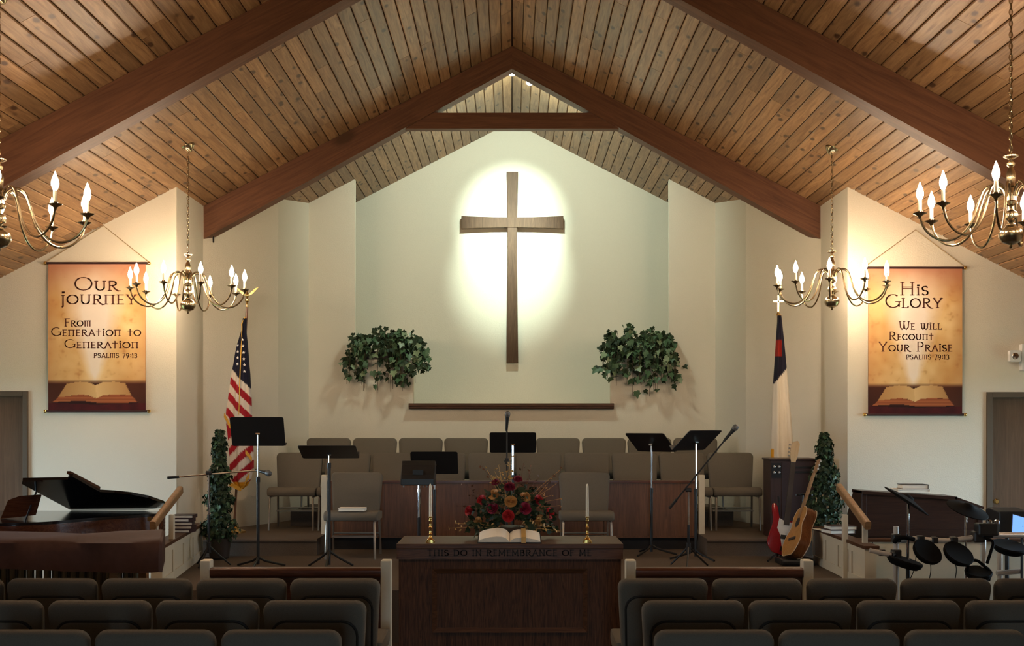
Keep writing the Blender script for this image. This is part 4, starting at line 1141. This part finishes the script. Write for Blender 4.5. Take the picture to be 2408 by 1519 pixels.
# ------------------------------------------------------------------ speaker cabinet and guitars
sc_x = at(1866,0,11.86).x
t = thing('speaker_cabinet', 'tall dark speaker cabinet behind the guitars', 'speaker', (sc_x, 11.86, RISER))
hh = at(0,1078,11.85).z-RISER
MB().box(-.235,.235,0,.33,0,hh-.02).build('cabinet', M['spk'], t, False, .005)
MB().box(-.25,.25,-.012,.34,hh-.02,hh).build('top', M['spk'], t, False, .006)
gp = MB().box(-.115,.215,-.006,0,.06,hh-.04).build('grille_cloth', M['spkcloth'], t, False)
cpn = MB().box(-.225,-.125,-.008,0,hh-.20,hh-.045).build('control_panel', M['black'], t, False)
for i in range(2):
    for j in range(2): MB().lathe([(.013,0),(.012,.012),(.004,.016)], 10, Tm(-.197+.05*i,-.008,hh-.085-.06*j) @ Rm(90,'X')).build('knob', M['silver'], cpn)
for z in (hh-.10, hh-.15): MB().box(-.02,.19,-.010,-.004,z,z+.018).build('vent_slot', M['black'], t, False)
def guitar_outline(w1, w2, wz, L, n=28):
    """lower bout w1, upper bout w2, waist wz, length L"""
    right = catmull([(0,0,0),(w1*.6,.015*L,0),(w1,.22*L,0),(w1*.93,.40*L,0),(wz,.60*L,0),(w2,.80*L,0),(w2*.75,.95*L,0),(.03,L,0)], 5)
    return [(p.x, p.y) for p in right] + [(-p.x, p.y) for p in reversed(right[1:])]
# bass
base = at(1842,1322,11.25); o = Vector((base.x, 11.25, STAGE))
t = thing('bass_guitar', 'red electric bass guitar with white pickguard on a floor stand', 'guitar', o)
bot = at(1842,1306,11.25)-o; top = at(1872,1038,11.4)-o
ax = (top-bot).normalized()
Mg = frame(bot, Vector((1,0,0))-ax*ax.x, ax)   # x across, y along the neck, z towards viewer (ex x ey)
if (Mg.to_3x3() @ Vector((0,0,1))).y > 0: Mg = frame(bot, -(Vector((1,0,0))-ax*ax.x), ax)
L = (top-bot).length
body = [(p.x, p.y) for p in catmull([(0,0,0),(.10,.02,0),(.155,.09,0),(.15,.19,0),(.12,.27,0),(.155,.36,0),(.165,.42,0),(.13,.43,0),(.075,.36,0),(.0,.34,0),(-.06,.35,0),(-.10,.47,0),(-.135,.50,0),(-.15,.46,0),(-.125,.32,0),(-.145,.20,0),(-.155,.10,0),(-.10,.02,0)], 4)]
MB().prism([(x*1.05,y) for x,y in body], 'z', -.04, 0, Mg).build('body', M['guitar_red'], t, True, .006, 50)
pg = [(-.02,.08),(.05,.07),(.10,.12),(.105,.22),(.085,.33),(.03,.33),(-.03,.34),(-.075,.36),(-.085,.26),(-.05,.20)]
MB().prism(pg, 'z', 0, .003, Mg).build('pickguard', M['white'], t, False)
MB().box(-.045,.045,.16,.20,.003,.012,Mg).build('pickup', M['black'], t, False)
MB().box(-.04,.04,.045,.085,.0,.014,Mg).build('bridge', M['chrome'], t, False)
MB().prism([(-.028,.30),(.028,.30),(.021,L-.21),(-.021,L-.21)], 'z', -.012, .010, Mg).build('neck', M['fret'], t, False)
MB().prism([(-.021,L-.21),(.021,L-.21),(.035,L-.15),(.045,L-.02),(.02,L+.01),(-.03,L-.01),(-.042,L-.08),(-.036,L-.16)], 'z', -.010, .004, Mg).build('headstock', M['maple'], t, False, .003)
for k in range(4): MB().tube([(-.035,L-.15+.036*k,-.002),(-.062,L-.148+.036*k,-.002)], [.004,.011], 6, False, Mg).build('tuning_peg', M['silver'], t)
stg = MB()
MB().tube([(0,.10,.03),(0,.16,.45),(.0,.19,.62)], .011, 8).build('stand_post', M['black'], t)
for p_ in ((-.17,-.10),(.17,-.10),(0,.26)): MB().tube([(0,.08,.10),(p_[0],p_[1],.012)], .010, 6).build('stand_leg', M['black'], t)
MB().tube([(-.12,-.07,.05),(-.10,.02,.045),(0,.07,.08),(.10,.02,.045),(.12,-.07,.05)], .010, 6).build('stand_cradle', M['black'], t)
# acoustic, turned so its side shows
base = at(1868,1335,10.95); o = Vector((base.x, 10.95, STAGE))
t = thing('acoustic_guitar', 'amber acoustic guitar turned sideways on a floor stand', 'guitar', o)
bot = at(1852,1305,10.9)-o; top = at(1926,1080,11.15)-o; ax = (top-bot).normalized()
face = Vector((-.985,-.16,0)); face = (face-ax*face.dot(ax)).normalized()
ex = ax.cross(face)            # x across so that x cross y = face
Mg = frame(bot, ex, ax)
L = (top-bot).length; GO = guitar_outline(.195,.145,.125,.50)
MB().prism(GO, 'z', -.105, -.002, Mg).build('sides', M['guitar_side'], t, True, 0, 50)
MB().prism(GO, 'z', -.002, .002, Mg).build('soundboard', M['guitar_top'], t, True, 0, 50)
MB().tube([(x*1.0,y,.0) for x,y in GO], .004, 5, True, Mg).build('binding', M['maple'], t)
MB().tube([(x*1.0,y,-.105) for x,y in GO], .004, 5, True, Mg).build('binding', M['maple'], t)
MB().lathe([(.048,.0025),(.048,.0035),(.0,.0036)], 20, Mg @ Tm(0,.335,0)).build('sound_hole', M['black'], t)
MB().box(-.075,.075,.155,.18,.002,.012,Mg).build('bridge', M['fret'], t, False)
MB().prism([(-.028,.38),(.028,.38),(.022,L-.15),(-.022,L-.15)], 'z', -.010, .010, Mg).build('neck', M['handrail'], t, False)
MB().prism([(-.022,L-.15),(.022,L-.15),(.036,L-.12),(.034,L),(-.034,L),(-.036,L-.12)], 'z', -.014, .002, Mg).build('headstock', M['handrail'], t, False, .003)
for k in range(3):
    for sx in (-1,1): MB().tube([(sx*.034,L-.11+.04*k,-.006),(sx*.058,L-.11+.04*k,-.006)], [.004,.009], 6, False, Mg).build('tuning_peg', M['silver'], t)
MB().tube([(.06,.12,.02),(.10,.16,.40),(.14,.22,.66)], .011, 8).build('stand_post', M['black'], t)
MB().tube([(.05,.12,.66),(.14,.20,.66),(.20,.10,.66)], .010, 6).build('stand_yoke', M['black'], t)
MB().box(-.14,.18,-.10,.20,.0,.06).build('stand_foot', M['black'], t, False, .02)

# ------------------------------------------------------------------ grand piano
def lidpt(px, py, hd=10.4, zr=.98, th=R(15)):
    c_, s_ = math.cos(th), math.sin(th); k = (py-1000)/F
    v = (EYE-zr-k*hd)/(s_-k*c_); d = hd-v*c_
    return Vector(((px-1205)*d/F, d, zr+v*s_))
PO = Vector((-3.85, 9.9, 0))
t = thing('grand_piano', 'dark grand piano with its lid raised on a short stick', 'piano', PO)
nn = Vector((0, math.sin(R(15)), math.cos(R(15))))
lp = [(170,1201),(52,1138),(54,1130),(160,1128),(164,1121),(172,1121),(236,1157),(270,1159),(310,1163),(350,1171),(385,1183),(390,1187),(378,1194),(340,1200)]
lw = [lidpt(*p)-PO for p in lp]
n_ = len(lw); mb = MB()
mb.add(lw + [p+nn*.022 for p in lw], [tuple(range(n_)), tuple(range(2*n_-1,n_-1,-1))] + [(i,(i+1)%n_,n_+(i+1)%n_,n_+i) for i in range(n_)])
mb.build('lid', M['blackgloss'], t, False)
# folded front flap edge
a, b = lidpt(166,1121)-PO, lidpt(236,1157)-PO
MB().add([a+nn*.024,b+nn*.024,b+nn*.046,a+nn*.046]+[p+Vector((-.03,0,0)) for p in (a+nn*.024,b+nn*.024,b+nn*.046,a+nn*.046)], [(0,1,2,3),(7,6,5,4),(0,4,5,1),(1,5,6,2),(2,6,7,3),(3,7,4,0)]).build('lid_flap', M['piano'], t, False)
# case: plan outline, curved bent side towards the viewer
plan = catmull([(-4.72,8.98,0),(-4.05,9.02,0),(-3.72,9.20,0),(-3.50,9.55,0),(-3.28,9.80,0),(-3.12,10.0,0),(-3.08,10.2,0),(-3.2,10.38,0)], 5)
plan = [(p.x-PO.x, p.y-PO.y) for p in plan] + [(-4.72-PO.x, 10.42-PO.y)]
MB().prism(plan, 'z', .66, .955).build('case', M['piano'], t, True, 0, 40)
cen = (sum(p[0] for p in plan)/len(plan), sum(p[1] for p in plan)/len(plan))
MB().prism([(cen[0]+(p[0]-cen[0])*.97, cen[1]+(p[1]-cen[1])*.97) for p in plan], 'z', .955, .978).build('rim', M['blackgloss'], t, True, 0, 40)
MB().box(-.95,-.80,-.80,.40,.62,.70).build('key_bed', M['piano'], t, False)
for (x, y) in ((-.75,-.75),(-.75,.38),(.52,.28)): MB().lathe([(.05,0),(.045,.08),(.035,.12),(.06,.5),(.07,.66)], 12, Tm(x,y,0)).build('leg', M['piano'], t)
MB().tube([lidpt(86,1157)-PO, Vector((-.06,-.72,.96))+Vector((-.0,.02,0))], .008, 6).build('prop_stick', M['black'], t)
# music desk leaning at the keyboard end
md = [at(2,1220,9.45), at(20,1176,9.42), at(48,1166,9.42), at(90,1163,9.42), at(76,1212,9.45)]
q = [p-PO for p in md]; k_ = Vector((.02,.03,0)); m5 = len(q)
MB().add(q+[p+k_ for p in q], [tuple(range(m5)), tuple(range(2*m5-1,m5-1,-1))]+[(i,(i+1)%m5,m5+(i+1)%m5,m5+i) for i in range(m5)]).build('music_desk', M['piano'], t, False)
for px in (190,272,352):
    p = at(px,1207,9.75)-PO
    MB().box(p.x-.016,p.x+.016,p.y-.004,p.y+.012,.935,.975).build('lid_hinge', M['brass'], t, False)

# ------------------------------------------------------------------ covered marimba in front of the piano
MO = Vector((-3.7, 8.13, 0))
t = thing('marimba', 'marimba under a brown cloth cover in front of the piano', 'marimba', MO)
x1 = at(376,0,7.77).x - MO.x; x0 = -1.55
mb = MB(); nx, rowsM = 60, []
prof = [(.355,.77),(.36,.93),(.34,.968),(.17,.974),(0,.976),(-.17,.973),(-.32,.967),(-.352,.95),(-.36,.89),(-.366,.83),(-.37,.765)]
rings = []
for i in range(nx+1):
    ring = []
    for j, (y, z) in enumerate(prof):
        x = x0+(x1-.20*max(0,(y+.37)/.74)-x0)*i/nx
        sag = .012*math.sin(x*9)+.008*math.sin(x*23+1)
        if 2 <= j <= 6: zz = z + .018*math.sin(x*5+j)*math.exp(-((x-.85)/.45)**2) - .006*math.sin(x*3)
        else: zz = z
        yy = y + (sag*(1+.4*j/10) if j > 7 else 0)
        if j == 10: zz += .012*math.sin(x*4+.5)
        ring.append((x, yy, zz))
    rings.append(ring)
vs = [p for r_ in rings for p in r_]; m_ = len(prof)
fs = [(i*m_+j, i*m_+j+1, (i+1)*m_+j+1, (i+1)*m_+j) for i in range(nx) for j in range(m_-1)]
mb.add(vs, fs)
endc = [(x1, y, z) for y, z in prof]; bul = [(x1+.02-.20*max(0,(y+.37)/.74), y*.98, z-.01) for y, z in prof]
e0 = len(mb.v); mb.add([p for p in rings[-1]]+bul, [(j, j+1, m_+j+1, m_+j) for j in range(m_-1)] + [tuple(range(m_, 2*m_))])
mb.build('cover_cloth', M['cloth'], t, True, 0, 60)
res_me = {}
for j, yr in enumerate((-.26, .06)):
    for i in range(44):
        x = x0+.1+(x1-x0-.30-.1*j)*i/43; zl_ = round(.14+.40*i/43, 2)
        if zl_ not in res_me: res_me[zl_] = MB().tube([(0,0,zl_),(0,0,.90)], .0225, 10).mesh('resonator', M['resonator'])
        obj('resonator', res_me[zl_], t, (x, yr, 0))
for x in (x0+.06, x1-.32):
    for y in (-.30,.30): MB().box(x-.03,x+.03,y-.03,y+.03,.04,.93).build('leg', M['handrail'], t, False)
    MB().box(x-.03,x+.03,-.30,.30,.10,.18).build('end_frame', M['handrail'], t, False)
MB().box(x0+.05,x1-.28,-.32,.32,.90,.93).build('frame', M['handrail'], t, False)

# ------------------------------------------------------------------ organ console
OO = Vector((at(2170,0,10.6).x, 10.45, 0))
t = thing('organ', 'dark wooden organ console behind the drums', 'organ', OO)
xl, xr = at(2031,0,10.4).x-OO.x, at(2318,0,10.4).x-OO.x; zt0 = at(0,1156,10.3).z; zt1 = at(0,1173,10.3).z
MB().prism([(0,0),(.62,0),(.62,.70),(.35,zt0-.12),(.25,zt0),(0,zt0)], 'x', xl, xl+.05).build('end_panel', M['organ'], t, False, .006)
MB().prism([(0,0),(.62,0),(.62,.70),(.35,zt1-.20),(.25,zt1-.14),(0,zt1-.14)], 'x', xr-.05, xr).build('end_panel', M['organ'], t, False, .006)
MB().prism([(xl+.05,.0),(xr-.05,0),(xr-.05,.97),(xr-.28,zt1-.02),(xl+.05,zt0-.03)], 'y', .01, .04).build('back_panel', M['organ'], t, False)
MB().prism([(xl,zt0-.03),(xr-.24,zt1-.02),(xr-.24,zt1+.012),(xl,zt0)], 'y', -.02, .30).build('top', M['organ'], t, False, .004)
MB().prism([(xr-.26,zt1-.01),(xr+.0,.985),(xr+.0,1.01),(xr-.26,zt1+.012)], 'y', -.02, .30).build('sloping_cheek', M['organ'], t, False)
MB().box(xl+.05,xr-.05,-.006,.01,.74,.80).build('moulding', M['organ'], t, False)
MB().box(xl+.05,xr-.05,.30,.60,.68,.74).build('key_desk', M['organ'], t, False)
bz = zt0-(zt0-zt1)*.42-.012
book('music_book', 'thick music book lying flat on the organ', (at(2143,0,10.55).x, 10.6, bz+.022), .30, .22, .028, .06, 'page', 'books on the organ')
book('music_book', 'black hymn book on top of the books on the organ', (at(2151,0,10.55).x, 10.6, bz+.050), .235, .17, .042, -.04, 'coverb', 'books on the organ')

# ------------------------------------------------------------------ electronic drum kit
DD = 9.15
DO = Vector((at(2230,0,DD).x, DD, 0))
t = thing('electronic_drum_kit', 'electronic drum kit with black pads on a silver rack', 'drums', DO)
def dp(px, py, dd=0): return at(px, py, DD+dd)-DO
def vpost(px, pyt, r_, mat, dd=0, name='rack_post', zb=0.0):
    p = dp(px, pyt, dd); MB().tube([(p.x,p.y,zb),(p.x,p.y,p.z)], r_, 10).build(name, M[mat], t)
def cymbal(name, c, nrm, r_):
    q = Vector(nrm).normalized().to_track_quat('Z','Y').to_matrix().to_4x4()
    MB().lathe([(.01,.045),(.035,.038),(.05,.022),(r_*.6,.010),(r_,-.006),(r_+.003,-.012),(r_-.01,-.014),(.05,.0),(.0,.0)], 28, Tm(*c) @ q).build(name, M['rubber'], t)
vpost(2136, 1185, .012, 'chrome', 0, 'cymbal_pole')
vpost(2136, 1330, .017, 'black', 0, 'cymbal_pole_base')
cymbal('cymbal_pad', dp(2134,1176,-.02), (.56,-.10,.85), .20)
vpost(2272, 1205, .010, 'chrome', .02, 'cymbal_pole', .3)
cymbal('cymbal_pad', dp(2277,1196,.02), (.25,-.40,1), .165)
vpost(2108, 1238, .021, 'tube', .02)
vpost(2313, 1252, .023, 'tube', .02)
vpost(2352, 1276, .022, 'tube', .45)
MB().tube([dp(2118,1272,.02), dp(2150,1267,.02), dp(2230,1272,.02), dp(2300,1262,.02)], .020, 12).build('rack_bar', M['tube'], t)
MB().tube([dp(2330,1258,.02), dp(2420,1258,-.1)], .022, 12).build('rack_bar', M['tube'], t)
MB().tube([dp(2046,1294,-.05), dp(2096,1305,-.05)], .018, 12).build('rack_bar', M['tube'], t)
MB().tube([dp(2096,1305,-.05), dp(2108,1300,.02)], .022, 10).build('bar_clamp', M['plastic'], t)
for (px, py, s_) in ((2165,1268,.030),(2198,1270,.026),(2243,1271,.03),(2300,1262,.045),(2108,1265,.034),(2108,1302,.036),(2318,1250,.05),(2074,1299,.026)):
    p = dp(px,py,.02); MB().box(p.x-s_,p.x+s_,p.y-s_,p.y+s_,p.z-s_,p.z+s_).build('bar_clamp', M['plastic'], t, False, s_*.35)
MB().tube(catmull([dp(2104,1275,0), dp(2112,1266,-.03), dp(2130,1264,-.04), dp(2150,1268,-.02)], 5), .018, 8).build('cable_sleeve', M['rubber'], t)
def pad(px, py, nrm, r_, dd=-.12):
    q = Vector(nrm).normalized().to_track_quat('Z','Y').to_matrix().to_4x4(); c = dp(px,py,dd)
    MB().lathe([(.02,-.05),(r_*.8,-.045),(r_,-.02),(r_+.006,.004),(r_,.014),(r_-.012,.012),(.0,.012)], 26, Tm(*c) @ q).build('drum_pad', M['rubber'], t)
pad(2182,1297,(.22,-.55,.55),.115); pad(2255,1302,(.20,-.5,.6),.118); pad(2129,1319,(.28,-.12,1),.135,-.05); pad(2302,1346,(-.05,-.35,1),.10,-.05)
MB().tube(catmull([dp(2274,1352,-.05),dp(2280,1322,-.05),dp(2297,1318,-.05),dp(2312,1328,-.05),dp(2330,1345,-.05),dp(2326,1366,-.05)],5), .012, 8).build('cable_loop', M['rubber'], t)
MB().tube(catmull([dp(2318,1265,-.04),dp(2336,1275,-.05),dp(2330,1300,-.06),dp(2322,1325,-.05)],5), .012, 8).build('cable_loop', M['rubber'], t)
mdp = dp(2318,1243,.0)
MB().box(mdp.x-.075,mdp.x+.09,mdp.y-.05,mdp.y+.05,mdp.z-.055,mdp.z+.045).build('drum_module', M['plastic'], t, False, .015)
for px in (2328,2345): MB().lathe([(.02,0),(.022,.02),(.012,.03)], 12, Tm(*dp(px,1231,-.02))).build('wing_nut', M['chrome'], t)
MB().tube([dp(2345,1348,.2), dp(2400,1343,.2)], .022, 10).build('floor_bar', M['tube'], t)
pad(2375,1285,(.1,-.3,1),.13,.1)
for (pa, pb, pc) in (((2053,1275),(2050,1320),(2038,1362)),((2155,1305),(2152,1335),(2140,1365)),((2188,1318),(2190,1340),(2186,1365)),((2245,1318),(2250,1338),(2247,1365))):
    MB().tube(catmull([dp(*pa,.4),dp(*pb,.4),dp(*pc,.4)],5), .0035, 5).build('cable', M['rubber'], t)
# tablet on its own stand and a stool behind the kit
tp = at(2398,1237,9.3)
t = thing('tablet', 'tablet with a glowing blue screen beside the drums', 'tablet', (tp.x, 9.3, 0))
Mx = frame((0,0,tp.z), (.92,.30,-.25), (.35,.3,.75))
MB().box(-.075,.12,-.085,.085,-.006,0,Mx).build('tablet_body', M['plastic'], t, False)
MB().box(-.07,.115,-.08,.08,0,.001,Mx).build('display', M['screen'], t, False)
MB().tube([(.03,.02,0),(.03,.02,tp.z)], .011, 8).build('stand_pole', M['black'], t)
for k in range(3): MB().tube([(.03,.02,.10),(.03+.2*math.cos(k*2.1),.02+.2*math.sin(k*2.1),.01)], .009, 6).build('stand_leg', M['black'], t)
sp = at(2369,1222,9.7)
t = thing('monitor_speaker', 'black monitor box behind the drums by the door', 'speaker', (sp.x, 9.7, 0))
MB().prism([(-.14,.0),(.14,0),(.14,.20),(.08,.22),(-.14,.20)], 'x', -.125, .12, Tm(0,0,sp.z-.12)).build('monitor_case', M['plastic'], t, False, .01)
MB().tube([(0,0,.02),(0,0,sp.z-.12)], .018, 8).build('stand_pole', M['black'], t)
for k in range(3): MB().tube([(0,0,.16),(.2*math.cos(k*2.1),.2*math.sin(k*2.1),.01)], .010, 6).build('stand_leg', M['black'], t)
